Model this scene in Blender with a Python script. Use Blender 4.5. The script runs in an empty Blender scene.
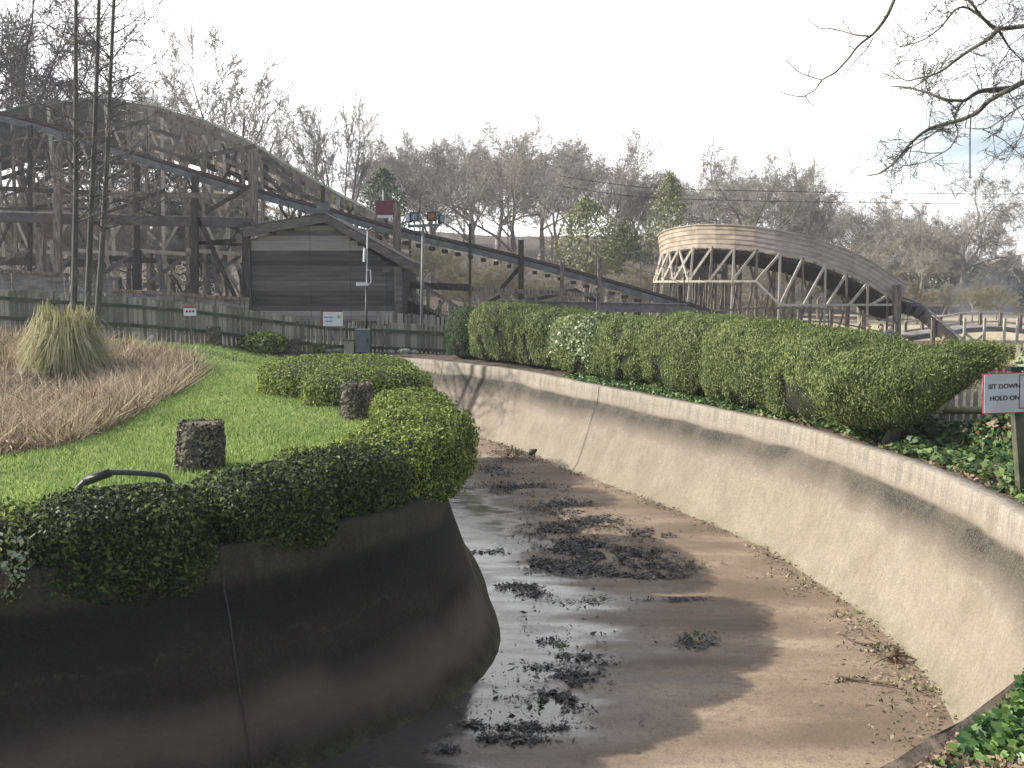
import bpy, math, random
import numpy as np
from mathutils import Vector, noise as mn
from mathutils.geometry import delaunay_2d_cdt
random.seed(7); RS = np.random.RandomState(7)
C = bpy.context.scene.collection
R = math.radians
# ------------------------------------------------------------ camera maths
H = 2.0; F = 1000.0; PT = math.atan(99/1000.0); CP, SP = math.cos(PT), math.sin(PT)
def ray(u, v):
    x = (u-512)/F; y = (384-v)/F
    return (x, CP+y*SP, -SP+y*CP)
def P(u, v, Y):
    d = ray(u, v); k = Y/d[1]
    return Vector((d[0]*k, Y, H+d[2]*k))
def PZ(u, v, z):
    d = ray(u, v); k = (z-H)/d[2]
    return Vector((d[0]*k, d[1]*k, z))
def sst(a, b, x):
    t = min(1, max(0, (x-a)/(b-a))); return t*t*(3-2*t)
def gz(x, y):
    z = min(1.3, max(0, (-x-2)/11))*.77*sst(19.5, 25, y)*sst(.2, 2.4, math.hypot(x+4.0, y-25)-1.7)
    z -= 1.3*sst(6, 9, x)*sst(24, 30, y)*(1-(sst(43.5, 48, y) if x > 13 else sst(60, 70, y)))
    z += 9*sst(52, 150, y)*(1-.85*sst(.22, .36, x/max(y, 1)))
    z += .03*mn.noise(Vector((x*.4, y*.4, 0)))
    return z
def G(u, v):
    z = 0.
    for i in range(30):
        p = PZ(u, v, min(z, H-.05)); z = .5*z+.5*gz(p.x, p.y)
    return Vector((p.x, p.y, gz(p.x, p.y)))
# ------------------------------------------------------------ materials
def mat(name, c1, c2=None, scale=5, rough=.8, stretch=(1,1,1), bump=.3, c3=None, island=False, coords='Object', detail=6, trans=0, metal=0, bscale=None, spec=None, lo=.35, hi=.65):
    m = bpy.data.materials.new(name); m.use_nodes = True
    N = m.node_tree.nodes; L = m.node_tree.links; b = N['Principled BSDF']
    b.inputs['Roughness'].default_value = rough; b.inputs['Metallic'].default_value = metal
    if spec is not None: b.inputs['Specular IOR Level'].default_value = spec
    c2 = c2 or c1
    tc = N.new('ShaderNodeTexCoord'); mp = N.new('ShaderNodeMapping'); mp.inputs['Scale'].default_value = stretch
    L.new(tc.outputs[coords], mp.inputs[0])
    nz = N.new('ShaderNodeTexNoise'); nz.inputs['Scale'].default_value = scale; nz.inputs['Detail'].default_value = detail
    L.new(mp.outputs[0], nz.inputs[0])
    rp = N.new('ShaderNodeValToRGB'); e = rp.color_ramp.elements
    e[0].position = lo; e[1].position = hi
    e[0].color = (*c1, 1); e[1].color = (*c2, 1)
    if c3: k = e.new((lo+hi)/2); k.color = (*c3, 1)
    if island:
        g = N.new('ShaderNodeNewGeometry'); mx = N.new('ShaderNodeMath'); mx.operation = 'MULTIPLY_ADD'
        mx.inputs[1].default_value = .7; L.new(g.outputs['Random Per Island'], mx.inputs[0])
        m2 = N.new('ShaderNodeMath'); m2.operation = 'MULTIPLY'; m2.inputs[1].default_value = .5
        L.new(nz.outputs[0], m2.inputs[0]); L.new(m2.outputs[0], mx.inputs[2])
        s = N.new('ShaderNodeMath'); s.operation = 'SUBTRACT'; s.inputs[1].default_value = .1
        L.new(mx.outputs[0], s.inputs[0]); L.new(s.outputs[0], rp.inputs[0])
    else: L.new(nz.outputs[0], rp.inputs[0])
    L.new(rp.outputs[0], b.inputs['Base Color'])
    if bump:
        n2 = N.new('ShaderNodeTexNoise'); n2.inputs['Scale'].default_value = bscale or scale*4; n2.inputs['Detail'].default_value = 8
        L.new(mp.outputs[0], n2.inputs[0])
        bp = N.new('ShaderNodeBump'); bp.inputs['Strength'].default_value = bump; bp.inputs['Distance'].default_value = .03
        L.new(n2.outputs[0], bp.inputs['Height']); L.new(bp.outputs[0], b.inputs['Normal'])
    if trans:
        t = N.new('ShaderNodeBsdfTranslucent'); ms = N.new('ShaderNodeMixShader'); ms.inputs[0].default_value = trans
        L.new(rp.outputs[0], t.inputs[0]); L.new(b.outputs[0], ms.inputs[1]); L.new(t.outputs[0], ms.inputs[2])
        L.new(ms.outputs[0], N['Material Output'].inputs[0])
    return m
M = {}
M['wood'] = mat('weathered_wood', (.12,.095,.075), (.36,.295,.235), 6, .85, (3,3,.6), c3=(.22,.178,.14))
M['wood_dark'] = mat('dark_wood', (.035,.028,.023), (.11,.088,.07), 6, .85, (3,3,.6))
M['wood_pale'] = mat('pale_wood', (.42,.36,.29), (.62,.56,.47), 4, .8, (3,3,.6))
M['wood_tan'] = mat('tan_boards', (.34,.27,.2), (.54,.45,.35), 2.2, .75, (1,1,2), c3=(.44,.36,.27), bump=.08)
M['wood_grey'] = mat('grey_boards', (.16,.14,.125), (.34,.31,.28), 2.2, .8, (1,1,4))
M['skirt_grey_sunlit'] = mat('sunlit_grey_skirt_boards', (.38,.315,.265), (.56,.48,.41), 2.2, .8, (1,1,2), bump=.08)  # grey boards brightened: sunlight put into the colour of the unlit skirt end
M['clap'] = mat('shed_boards', (.055,.05,.044), (.38,.355,.315), 2.2, .75, (.5,1,5), c3=(.16,.15,.135), island=True, lo=.2, hi=.8, bump=.5, bscale=14)
M['fascia'] = mat('fascia_board', (.09,.074,.062), (.2,.168,.145), 3, .8, (1,1,3))
M['picket'] = mat('mossy_pickets', (.17,.16,.11), (.4,.37,.29), 3, .85, (1,1,.4), island=True)
M['picket_grey'] = mat('grey_pickets', (.2,.185,.16), (.4,.37,.32), 3, .85, (1,1,.4), island=True)
M['picket_pale'] = mat('pale_pickets', (.42,.36,.25), (.62,.55,.42), 3, .8, (1,1,.4), island=True)
M['log'] = mat('half_round_rail', (.4,.36,.17), (.56,.5,.3), 6, .8)
M['rail_moss'] = mat('mossy_rail', (.05,.055,.03), (.12,.12,.075), 6, .9)
M['girder'] = mat('red_brown_girder', (.07,.05,.047), (.15,.115,.11), 4, .6)
M['girder_grey'] = mat('blue_grey_steel', (.125,.12,.115), (.23,.225,.22), 4, .6, metal=.05)
M['track_top'] = mat('rusty_track', (.06,.045,.038), (.13,.09,.075), 6, .7)
M['screen'] = mat('dark_screen_board', (.04,.038,.03), (.095,.088,.07), 1.2, .85, (1,1,2), c3=(.06,.055,.043))
M['screen_edge'] = mat('green_grey_rail', (.1,.125,.1), (.16,.185,.15), 3, .7)
M['black'] = mat('black_metal', (.012,.012,.013), (.03,.03,.032), 8, .45)
M['post_metal'] = mat('grey_pole_metal', (.13,.15,.15), (.2,.22,.22), 8, .5)
M['white'] = mat('white_plastic', (.68,.69,.7), (.8,.8,.8), 8, .4, bump=0)
M['signwhite'] = mat('sign_white', (.48,.5,.54), (.6,.62,.66), 5, .45, bump=.05)
M['red'] = mat('red_paint', (.42,.03,.035), (.55,.06,.06), 6, .5, bump=0)
M['redbox'] = mat('faded_maroon_paint', (.15,.035,.045), (.2,.05,.06), 6, .6, bump=0)
M['ink'] = mat('black_ink', (.015,.015,.018), (.03,.03,.03), 6, .5, bump=0)
M['blue_ink'] = mat('blue_ink', (.12,.2,.5), (.2,.3,.6), 6, .5, bump=0)
M['green_ink'] = mat('green_ink', (.1,.3,.05), (.5,.45,.05), 30, .5, bump=0)
M['cabinet'] = mat('grey_green_cabinet', (.1,.13,.14), (.17,.2,.21), 4, .55)
M['amber'] = mat('amber_glass', (.3,.09,.03), (.4,.14,.05), 20, .3, bump=0)
M['lampglass'] = mat('floodlight_glass', (.1,.14,.22), (.3,.36,.45), 10, .15, bump=0)
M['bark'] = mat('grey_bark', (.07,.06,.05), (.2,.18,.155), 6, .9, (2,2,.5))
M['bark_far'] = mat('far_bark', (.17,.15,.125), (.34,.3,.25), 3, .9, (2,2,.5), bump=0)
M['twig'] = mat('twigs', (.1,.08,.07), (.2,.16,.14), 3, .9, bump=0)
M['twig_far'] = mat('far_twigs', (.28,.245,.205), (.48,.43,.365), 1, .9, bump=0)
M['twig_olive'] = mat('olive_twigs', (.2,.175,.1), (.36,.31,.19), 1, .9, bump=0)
M['alder'] = mat('alder_bark', (.045,.045,.035), (.13,.125,.095), 6, .9, (2,2,.5))
M['branch_near'] = mat('near_branch_bark', (.07,.065,.055), (.17,.165,.125), 12, .9)
M['stump'] = mat('crusty_bark', (.05,.04,.03), (.5,.43,.33), 38, .95, bump=1.0, bscale=60, island=True, lo=.25, hi=.85)
M['soil'] = mat('leafy_soil', (.055,.04,.028), (.2,.155,.11), 6, .95, c3=(.11,.083,.058), bump=.6, bscale=30)
M['turf'] = mat('lawn_turf', (.11,.15,.04), (.3,.35,.1), .9, .9, c3=(.2,.28,.06), bump=.7, bscale=60)
M['blade'] = mat('grass_blades', (.13,.24,.045), (.52,.6,.22), .55, .65, island=True, trans=.35, bump=0, coords='Object', spec=.3)
M['reed'] = mat('dead_reeds', (.2,.145,.085), (.66,.54,.38), 1, .8, island=True, bump=0, trans=.2)
M['pampas'] = mat('pampas_blades', (.26,.27,.08), (.62,.53,.33), 1, .75, island=True, bump=0, trans=.2)
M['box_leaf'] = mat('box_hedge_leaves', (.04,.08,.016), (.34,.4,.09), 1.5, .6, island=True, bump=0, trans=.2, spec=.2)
M['box_leaf_shaded'] = mat('shaded_hedge_leaves', (.01,.024,.008), (.1,.14,.03), 1.5, .5, island=True, bump=0, trans=.15, spec=.25)  # darker copy of the box leaves: shade of the hedge fronts in the colour
M['pale_leaf'] = mat('pale_leaves', (.1,.17,.05), (.5,.55,.36), 1.5, .4, island=True, bump=0, trans=.1)
M['conifer'] = mat('conifer_sprays', (.05,.09,.028), (.34,.385,.14), 1.1, .7, island=True, bump=0, trans=.2, spec=.25)
M['conifer_dark'] = mat('dark_conifer_sprays', (.035,.07,.03), (.14,.19,.08), 1.5, .7, island=True, bump=0, trans=.1, spec=.25)
M['olive_leaf'] = mat('olive_leaves', (.15,.165,.07), (.38,.39,.2), 1, .7, island=True, bump=0, trans=.2)
M['evergreen_far'] = mat('far_evergreen', (.02,.04,.02), (.06,.09,.045), 1, .8, island=True, bump=0)
M['ivy'] = mat('ivy_leaves', (.03,.075,.02), (.19,.27,.09), 2, .5, island=True, bump=0, trans=.1, spec=.35)
M['ivy_near'] = mat('glossy_ivy', (.03,.09,.02), (.2,.31,.08), 2, .4, island=True, bump=0, trans=.25, spec=.5)
M['ivy_brown'] = mat('dry_leaves', (.12,.07,.04), (.36,.26,.17), 2, .7, island=True, bump=0)
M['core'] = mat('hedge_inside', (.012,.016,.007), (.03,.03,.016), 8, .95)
M['debris'] = mat('rotted_leaves', (.01,.009,.008), (.1,.088,.075), 2, .5, island=True, bump=0)
M['debris_green'] = mat('green_weeds', (.05,.09,.02), (.17,.22,.07), 2, .7, island=True, bump=0)
M['debris_tan'] = mat('dry_debris', (.08,.06,.04), (.36,.3,.2), 2, .8, island=True, bump=0)
M['stick'] = mat('stick_bark', (.07,.045,.03), (.2,.14,.09), 20, .9)
M['pipe'] = mat('dark_pipe', (.025,.03,.04), (.055,.062,.075), 4, .4)
M['rock'] = mat('pale_rock', (.22,.2,.17), (.5,.47,.42), 6, .9, bump=.8)
M['castle'] = mat('castle_brick', (.3,.2,.16), (.5,.37,.3), 2, .9)
M['castle_pale'] = mat('castle_stone', (.45,.4,.34), (.6,.55,.48), 2, .9)
M['sand'] = mat('sandy_path', (.42,.34,.22), (.58,.49,.34), 2, .95)
M['scrub'] = mat('brown_hill', (.12,.095,.06), (.24,.19,.125), .5, .95, c3=(.17,.14,.09), bump=.5, bscale=3)
M['water'] = mat('pond_water', (.02,.022,.018), (.035,.035,.03), 2, .05, bump=.1)
M['skin'] = mat('skin', (.5,.3,.22), (.6,.38,.28), 5, .6, bump=0)
M['navy'] = mat('dark_cloth', (.015,.018,.03), (.03,.035,.05), 5, .9)
M['bluecloth'] = mat('blue_cloth', (.03,.06,.4), (.05,.1,.5), 5, .9)
M['pinkcloth'] = mat('pink_cloth', (.6,.3,.3), (.7,.4,.38), 5, .9)
M['hair'] = mat('hair', (.03,.02,.012), (.08,.05,.03), 5, .8)
for n_, c_ in (('flag_yellow',(.4,.38,.16)), ('flag_pink',(.3,.17,.18)), ('flag_green',(.15,.24,.13)), ('flag_white',(.36,.35,.32))): M[n_] = mat(n_, c_, None, bump=0)

def concrete(name, base1, base2, stain, lip, stain_amt, tide):
    """Concrete with a dark water-line stain below the lip, a wavering tide crust and vertical runs (dirt of its own)."""
    m = bpy.data.materials.new(name); m.use_nodes = True
    N = m.node_tree.nodes; L = m.node_tree.links; b = N['Principled BSDF']; b.inputs['Roughness'].default_value = .85
    b.inputs['Specular IOR Level'].default_value = .3
    g = N.new('ShaderNodeNewGeometry'); sx = N.new('ShaderNodeSeparateXYZ'); L.new(g.outputs['Position'], sx.inputs[0])
    def nz(s, st=(1,1,1), d=6):
        mp = N.new('ShaderNodeMapping'); mp.inputs['Scale'].default_value = st; L.new(g.outputs['Position'], mp.inputs[0])
        n = N.new('ShaderNodeTexNoise'); n.inputs['Scale'].default_value = s; n.inputs['Detail'].default_value = d; L.new(mp.outputs[0], n.inputs[0]); return n.outputs[0]
    def ma(op, a, b_=None, c=None):
        n = N.new('ShaderNodeMath'); n.operation = op
        for i, x in enumerate((a, b_, c)):
            if x is None: continue
            if isinstance(x, (int, float)): n.inputs[i].default_value = x
            else: L.new(x, n.inputs[i])
        return n.outputs[0]
    def ramp(x, pts):
        r = N.new('ShaderNodeValToRGB'); L.new(x, r.inputs[0]); e = r.color_ramp.elements
        e[0].position, e[0].color = pts[0][0], (pts[0][1],)*3+(1,)
        e[1].position, e[1].color = pts[-1][0], (pts[-1][1],)*3+(1,)
        for p, v in pts[1:-1]: k = e.new(p); k.color = (v, v, v, 1)
        return r.outputs[0]
    def mix(f, a, b_):
        n = N.new('ShaderNodeMix'); n.data_type = 'RGBA'
        L.new(f, n.inputs[0])
        for i, x in ((6, a), (7, b_)):
            if isinstance(x, tuple): n.inputs[i].default_value = (*x, 1)
            else: L.new(x, n.inputs[i])
        return n.outputs[2]
    z = sx.outputs[2]
    zn = ma('ADD', z, ma('MULTIPLY', ma('SUBTRACT', nz(.7), .5), .22))
    h = ma('DIVIDE', ma('ADD', zn, 1.7), 1.8)          # 0 base, 1 lip
    col = mix(ramp(nz(1.6), [(.35,0),(.65,1)]), base1, base2)
    col = mix(ma('MULTIPLY', ramp(nz(9, (1,1,1), 10), [(.3,.7),(.6,0)]), .2), col, tuple(x*.45 for x in base1))
    st = ma('MULTIPLY', ramp(h, [(.5,0),(.62,.55),(.71,1),(.775,1),(.80,.15),(.86,0)]), ramp(nz(1.3, (1,1,.8), 8), [(.3,.7),(.55,1)]))
    runs = ma('MULTIPLY', ramp(h, [(.1,0),(.5,.15),(.8,.4),(1,.2)]), ramp(nz(5, (1,1,.12), 8), [(.5,0),(.68,1)]))
    col = mix(ma('MULTIPLY', ma('MAXIMUM', st, ma('MULTIPLY', runs, .35)), stain_amt), col, stain)
    col = mix(ma('MULTIPLY', ramp(h, [(.8,0),(.84,.8),(1,.8)]), ramp(nz(4, (1,1,.3)), [(.3,.4),(.6,1)])), col, lip)
    col = mix(ma('MULTIPLY', ramp(h, [(.74,0),(.84,.6),(1,.75)]), ramp(nz(9, (1,1,.08), 10), [(.45,0),(.66,1)])), col, tuple(x*.5 for x in lip))
    col = mix(ma('MULTIPLY', ramp(nz(2.2, (1,1,.9), 12), [(.56,0),(.6,.5),(.7,.8)]), .4), col, tuple(x*.62 for x in base1))
    h2 = ma('DIVIDE', ma('ADD', ma('ADD', z, ma('MULTIPLY', ma('SUBTRACT', nz(1.3, (1,1,1), 10), .5), .5)), 1.7), 1.8)
    crust = ma('MULTIPLY', ramp(h2, [(.52,0),(.545,1),(.555,1),(.575,0)]), ramp(nz(14), [(.45,0),(.6,1)]))
    col = mix(ma('MULTIPLY', crust, tide), col, lip)
    col = mix(ma('MULTIPLY', ramp(h, [(0,.8),(.1,.25),(.2,0)]), ramp(nz(6), [(.4,.2),(.6,1)])), col, (.13,.14,.05))
    col = mix(ma('MULTIPLY', ramp(nz(45, (1,1,1), 12), [(.42,1),(.55,0)]), .35), col, tuple(x*.5 for x in base1))
    col = mix(ma('MULTIPLY', ramp(nz(70, (1,1,1), 10), [(.5,0),(.66,1)]), .16), col, tuple(min(1, x*1.7) for x in base2))
    col = mix(ma('MULTIPLY', ramp(nz(16, (1,1,.09), 10), [(.5,0),(.7,1)]), .3), col, tuple(x*.55 for x in base1))
    if tide < .33: col = mix(ma('MULTIPLY', ramp(h2, [(.1,0),(.2,1),(.27,1),(.42,0)]), ramp(nz(1.1, (.5,.5,1.5), 10), [(.3,.5),(.6,1)])), col, (.13,.105,.08))
    L.new(col, b.inputs['Base Color'])
    bp = N.new('ShaderNodeBump'); bp.inputs['Strength'].default_value = .7; bp.inputs['Distance'].default_value = .02
    L.new(nz(30, (1,1,1), 14), bp.inputs['Height']); L.new(bp.outputs[0], b.inputs['Normal'])
    return m
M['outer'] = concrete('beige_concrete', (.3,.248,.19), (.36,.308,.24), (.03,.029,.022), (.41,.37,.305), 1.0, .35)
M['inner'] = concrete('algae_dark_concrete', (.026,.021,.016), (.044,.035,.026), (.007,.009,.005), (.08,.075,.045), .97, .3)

def floor_mat():
    m = bpy.data.materials.new('wet_concrete_floor'); m.use_nodes = True
    N = m.node_tree.nodes; L = m.node_tree.links; b = N['Principled BSDF']
    g = N.new('ShaderNodeNewGeometry'); at = N.new('ShaderNodeAttribute'); at.attribute_name = 'wet'
    def nz(s, st=(1,1,1), d=8):
        mp = N.new('ShaderNodeMapping'); mp.inputs['Scale'].default_value = st; L.new(g.outputs['Position'], mp.inputs[0])
        n = N.new('ShaderNodeTexNoise'); n.inputs['Scale'].default_value = s; n.inputs['Detail'].default_value = d; L.new(mp.outputs[0], n.inputs[0]); return n.outputs[0]
    def ramp(x, pts):
        r = N.new('ShaderNodeValToRGB'); L.new(x, r.inputs[0]); e = r.color_ramp.elements
        e[0].position, e[0].color = pts[0][0], (*pts[0][1], 1); e[1].position, e[1].color = pts[-1][0], (*pts[-1][1], 1)
        for p, c in pts[1:-1]: k = e.new(p); k.color = (*c, 1)
        return r.outputs[0]
    def mix(f, a, b_):
        n = N.new('ShaderNodeMix'); n.data_type = 'RGBA'; L.new(f, n.inputs[0])
        L.new(a, n.inputs[6])
        if isinstance(b_, tuple): n.inputs[7].default_value = (*b_, 1)
        else: L.new(b_, n.inputs[7])
        return n.outputs[2]
    def ma(op, a, b_):
        n = N.new('ShaderNodeMath'); n.operation = op
        for i, x in enumerate((a, b_)):
            if isinstance(x, (int, float)): n.inputs[i].default_value = x
            else: L.new(x, n.inputs[i])
        return n.outputs[0]
    dry = ramp(nz(1.1, (.5,1.6,1)), [(.32,(.17,.12,.08)),(.5,(.27,.195,.135)),(.68,(.4,.31,.22))])
    g3 = lambda v: (v, v, v)
    dry = mix(ramp(nz(14), [(.48,g3(0)),(.72,g3(.5))]), dry, (.13,.1,.075))
    dry = mix(ramp(nz(55, (1,1,1), 12), [(.5,g3(0)),(.62,g3(.45))]), dry, (.1,.075,.055))
    w = ma('ADD', at.outputs['Fac'], ma('MULTIPLY', ma('SUBTRACT', nz(.9, (.5,1.5,1)), .5), 1.5))
    wet = ramp(w, [(.42,g3(0)),(.62,g3(1))])
    damp = ramp(w, [(.2,g3(0)),(.55,g3(1))])
    col = mix(ma('MULTIPLY', damp, .55), dry, (.1,.085,.068))
    col = mix(ma('MULTIPLY', wet, .75), col, (.045,.045,.045))
    L.new(col, b.inputs['Base Color'])
    rr = ma('SUBTRACT', .85, ma('MULTIPLY', damp, .33)); 
    film = ramp(nz(3.5, (.6,1.5,1)), [(.35,g3(.5)),(.6,g3(1))])
    rr = ma('SUBTRACT', rr, ma('MULTIPLY', ma('MULTIPLY', wet, film), .42))
    L.new(rr, b.inputs['Roughness'])
    bp = N.new('ShaderNodeBump'); bp.inputs['Distance'].default_value = .012
    L.new(ma('SUBTRACT', .5, ma('MULTIPLY', wet, .42)), bp.inputs['Strength'])
    L.new(nz(28), bp.inputs['Height']); L.new(bp.outputs[0], b.inputs['Normal'])
    return m
M['floor'] = floor_mat()
# ------------------------------------------------------------ objects
def tag(o, label=None, cat=None, group=None, kind=None):
    if label: o['label'] = label
    if cat: o['category'] = cat
    if group: o['group'] = group
    if kind: o['kind'] = kind
    return o
def empty(name, loc, label, cat, group=None):
    o = bpy.data.objects.new(name, None); C.objects.link(o); o.location = loc; o.empty_display_size = .2
    return tag(o, label, cat, group)
def link(name, me, m, parent=None, smooth=False):
    if not isinstance(m, (list, tuple)): m = [m]
    for k in m: me.materials.append(k)
    if smooth: me.polygons.foreach_set('use_smooth', [True]*len(me.polygons))
    o = bpy.data.objects.new(name, me); C.objects.link(o)
    if parent:
        o.parent = parent
        # parents are plain translated Empties or untransformed meshes: geometry is in world coordinates
        o.location = -Vector(wloc(parent))
    return o
def wloc(o):
    v = Vector(o.location)
    while o.parent: o = o.parent; v += Vector(o.location)
    return v
def raw(V, Fc):
    me = bpy.data.meshes.new('m'); me.from_pydata(V, [], Fc); me.update(); return me
def np_mesh(V, k):
    """V (n*k,3): n loose faces of k corners."""
    me = bpy.data.meshes.new('m'); n = len(V)//k
    me.vertices.add(len(V)); me.vertices.foreach_set('co', np.asarray(V, dtype=np.float32).ravel())
    me.loops.add(n*k); me.loops.foreach_set('vertex_index', np.arange(n*k, dtype=np.int32))
    me.polygons.add(n); me.polygons.foreach_set('loop_start', np.arange(0, n*k, k, dtype=np.int32))
    me.polygons.foreach_set('loop_total', np.full(n, k, dtype=np.int32)); me.update(calc_edges=True); return me
class MB:
    def __init__(s): s.V = []; s.F = []
    def beam(s, a, b, w, h, up=(0,0,1)):
        a = Vector(a); b = Vector(b); d = (b-a)
        if d.length < 1e-6: return s
        d.normalize(); u = Vector(up)
        if abs(d.dot(u)) > .95: u = Vector((0,1,0)) if abs(d.y) < .9 else Vector((1,0,0))
        x = d.cross(u).normalized(); y = x.cross(d).normalized()
        x *= w/2; y *= h/2; n = len(s.V)
        for p in (a, b):
            for sx, sy in ((-1,-1),(1,-1),(1,1),(-1,1)): s.V.append(p+x*sx+y*sy)
        for f in ((3,2,1,0),(4,5,6,7),(0,1,5,4),(1,2,6,5),(2,3,7,6),(3,0,4,7)): s.F.append([n+i for i in f])
        return s
    def box(s, c, sz, rz=0):
        c = Vector(c); n = len(s.V); cr, sr = math.cos(rz), math.sin(rz)
        for z in (-1,1):
            for x, y in ((-1,-1),(1,-1),(1,1),(-1,1)):
                X, Y = x*sz[0]/2, y*sz[1]/2; s.V.append(c+Vector((X*cr-Y*sr, X*sr+Y*cr, z*sz[2]/2)))
        for f in ((3,2,1,0),(4,5,6,7),(0,1,5,4),(1,2,6,5),(2,3,7,6),(3,0,4,7)): s.F.append([n+i for i in f])
        return s
    def tube(s, pts, rad, k=8, cap=True):
        pts = [Vector(p) for p in pts]
        if not isinstance(rad, (list, tuple)): rad = [rad]*len(pts)
        n0 = len(s.V); prev = None
        for i, p in enumerate(pts):
            d = (pts[min(i+1, len(pts)-1)]-pts[max(i-1, 0)]).normalized()
            r = prev if prev is not None else (Vector((1,0,0)) if abs(d.x) < .8 else Vector((0,1,0)))
            x = (r-d*r.dot(d)).normalized(); prev = x; y = d.cross(x)
            for j in range(k):
                a = 2*math.pi*j/k; s.V.append(p+(x*math.cos(a)+y*math.sin(a))*rad[i])
        for i in range(len(pts)-1):
            for j in range(k):
                a = n0+i*k+j; b = n0+i*k+(j+1) % k; s.F.append([a, b, b+k, a+k])
        if cap: s.F.append([n0+j for j in range(k)][::-1]); s.F.append([n0+(len(pts)-1)*k+j for j in range(k)])
        return s
    def prism(s, poly, depth):
        """poly: 3D loop, extruded by vector depth"""
        n = len(s.V); k = len(poly); dv = Vector(depth)
        s.V += [Vector(p) for p in poly]+[Vector(p)+dv for p in poly]
        s.F.append(list(range(n, n+k))); s.F.append(list(range(n+k, n+2*k))[::-1])
        for i in range(k): j = (i+1) % k; s.F.append([n+i, n+i+k, n+j+k, n+j])
        return s
    def build(s, name, m, parent=None, smooth=False): return link(name, raw(s.V, s.F), m, parent, smooth)
def beam(name, a, b, w, h, m, parent): return MB().beam(a, b, w, h).build(name, m, parent)

def catmull(pts, step=.25, closed=False):
    pts = [np.array(p, float) for p in pts]; out = []; n = len(pts)
    rng = range(n if closed else n-1)
    for i in rng:
        p0 = pts[(i-1) % n] if closed or i > 0 else 2*pts[0]-pts[1]
        p1 = pts[i]; p2 = pts[(i+1) % n]
        p3 = pts[(i+2) % n] if closed or i+2 < n else 2*pts[-1]-pts[-2]
        k = max(1, int(np.linalg.norm(p2-p1)/step))
        for j in range(k):
            t = j/k; out.append(.5*((2*p1)+(-p0+p2)*t+(2*p0-5*p1+4*p2-p3)*t*t+(-p0+3*p1-3*p2+p3)*t**3))
    if not closed: out.append(pts[-1])
    return np.array(out)
def pip(px, py, poly):
    px = np.asarray(px); py = np.asarray(py); inside = np.zeros(px.shape, bool); n = len(poly)
    for i in range(n):
        x1, y1 = poly[i][:2]; x2, y2 = poly[(i+1) % n][:2]
        if y1 == y2: continue
        c = ((y1 > py) != (y2 > py)) & (px < (x2-x1)*(py-y1)/(y2-y1)+x1); inside ^= c
    return inside
def sheet(name, xs, ys, zf, m, region=None, hole=None, extra=None):
    """A ground sheet on a grid, cut to REGION and around HOLE (xy polygons)."""
    pts = []; edges = []
    for poly in (region, hole):
        if poly is None: continue
        n = len(pts); pts += [Vector((p[0], p[1])) for p in poly]; edges += [(n+i, n+(i+1) % len(poly)) for i in range(len(poly))]
    gx, gy = np.meshgrid(xs, ys); gx = gx.ravel(); gy = gy.ravel()
    keep = np.ones(gx.shape, bool)
    if region is not None: keep &= pip(gx, gy, region)
    if hole is not None: keep &= ~pip(gx, gy, hole)
    pts += [Vector((a, b)) for a, b in zip(gx[keep], gy[keep])]
    V, E, Fc, *_ = delaunay_2d_cdt(pts, edges, [], 0, 1e-5)
    cx = np.array([sum(V[i].x for i in f)/3 for f in Fc]); cy = np.array([sum(V[i].y for i in f)/3 for f in Fc])
    ok = np.ones(cx.shape, bool)
    if region is not None: ok &= pip(cx, cy, region)
    if hole is not None: ok &= ~pip(cx, cy, hole)
    me = raw([(v.x, v.y, zf(v.x, v.y)) for v in V], [f for f, k in zip(Fc, ok) if k])
    return link(name, me, m, None, True)
def offset(curve, d):
    """offset a closed CCW curve outwards by d (xy)"""
    t = np.roll(curve, -1, 0)-np.roll(curve, 1, 0); t /= np.linalg.norm(t, axis=1)[:, None]
    return curve+np.stack([t[:, 1], -t[:, 0]], 1)*d

# ------------------------------------------------------------ channel curves
outer_c = [(-14,-2.2),(-8,-.6),(-4,1.0),(-1,2.2),(.5,3.2),(1.78,4.14),(2.62,4.95),(3.4,5.85),(4.0,7.1),(4.36,8.5),(4.45,10),(4.38,11.3),(3.97,13.8),(3.06,16.3),(1.7,19.4),(.18,23.0),(-1.6,25.6),(-3.07,27.2),(-4.3,27.3),(-5.1,26.2),(-5.4,24.5)]
inner_c = [(-5.4,24.5),(-5.1,23.0),(-4.4,21.6),(-3.4,19.8),(-2.5,17.8),(-1.7,15.3),(-1.1,13),(-.84,11.2),(-.7,9.9),(-.9,8.9),(-1.45,8.15),(-2.2,7.4),(-3.4,6.75),(-6,5.7),(-14,3.2)]
oc = catmull(outer_c); ic = catmull(inner_c)
loop = np.vstack([oc[:-1], ic])                   # near-left -> around the outside -> back along the island
area = .5*np.sum(loop[:,0]*np.roll(loop[:,1],-1)-np.roll(loop[:,0],-1)*loop[:,1])
assert area > 0
tt = np.zeros_like(loop); tt[1:-1] = loop[2:]-loop[:-2]; tt[0] = loop[1]-loop[0]; tt[-1] = loop[-1]-loop[-2]
tt /= np.linalg.norm(tt, axis=1)[:, None]; inward = np.stack([-tt[:,1], tt[:,0]], 1)
ZF = -1.6
def wall(name, sl, m, prof, label):
    V = []; Fc = []; pts = loop[sl]; nn = inward[sl]; k = len(prof)
    for i, (p, n) in enumerate(zip(pts, nn)):
        for d, z in prof:
            w = .012*mn.noise(Vector((p[0]*1.5, p[1]*1.5, z*3)))
            V.append((p[0]+n[0]*(d+w), p[1]+n[1]*(d+w), z+(w if z > -.2 else 0)))
    for i in range(len(pts)-1):
        for j in range(k-1): a = i*k+j; Fc.append([a, a+1, a+k+1, a+k])
    o = link(name, raw(V, Fc), m, None, True); o.data.polygons.foreach_set('use_smooth', [True]*len(Fc))
    return tag(o, label, 'wall')
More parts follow.
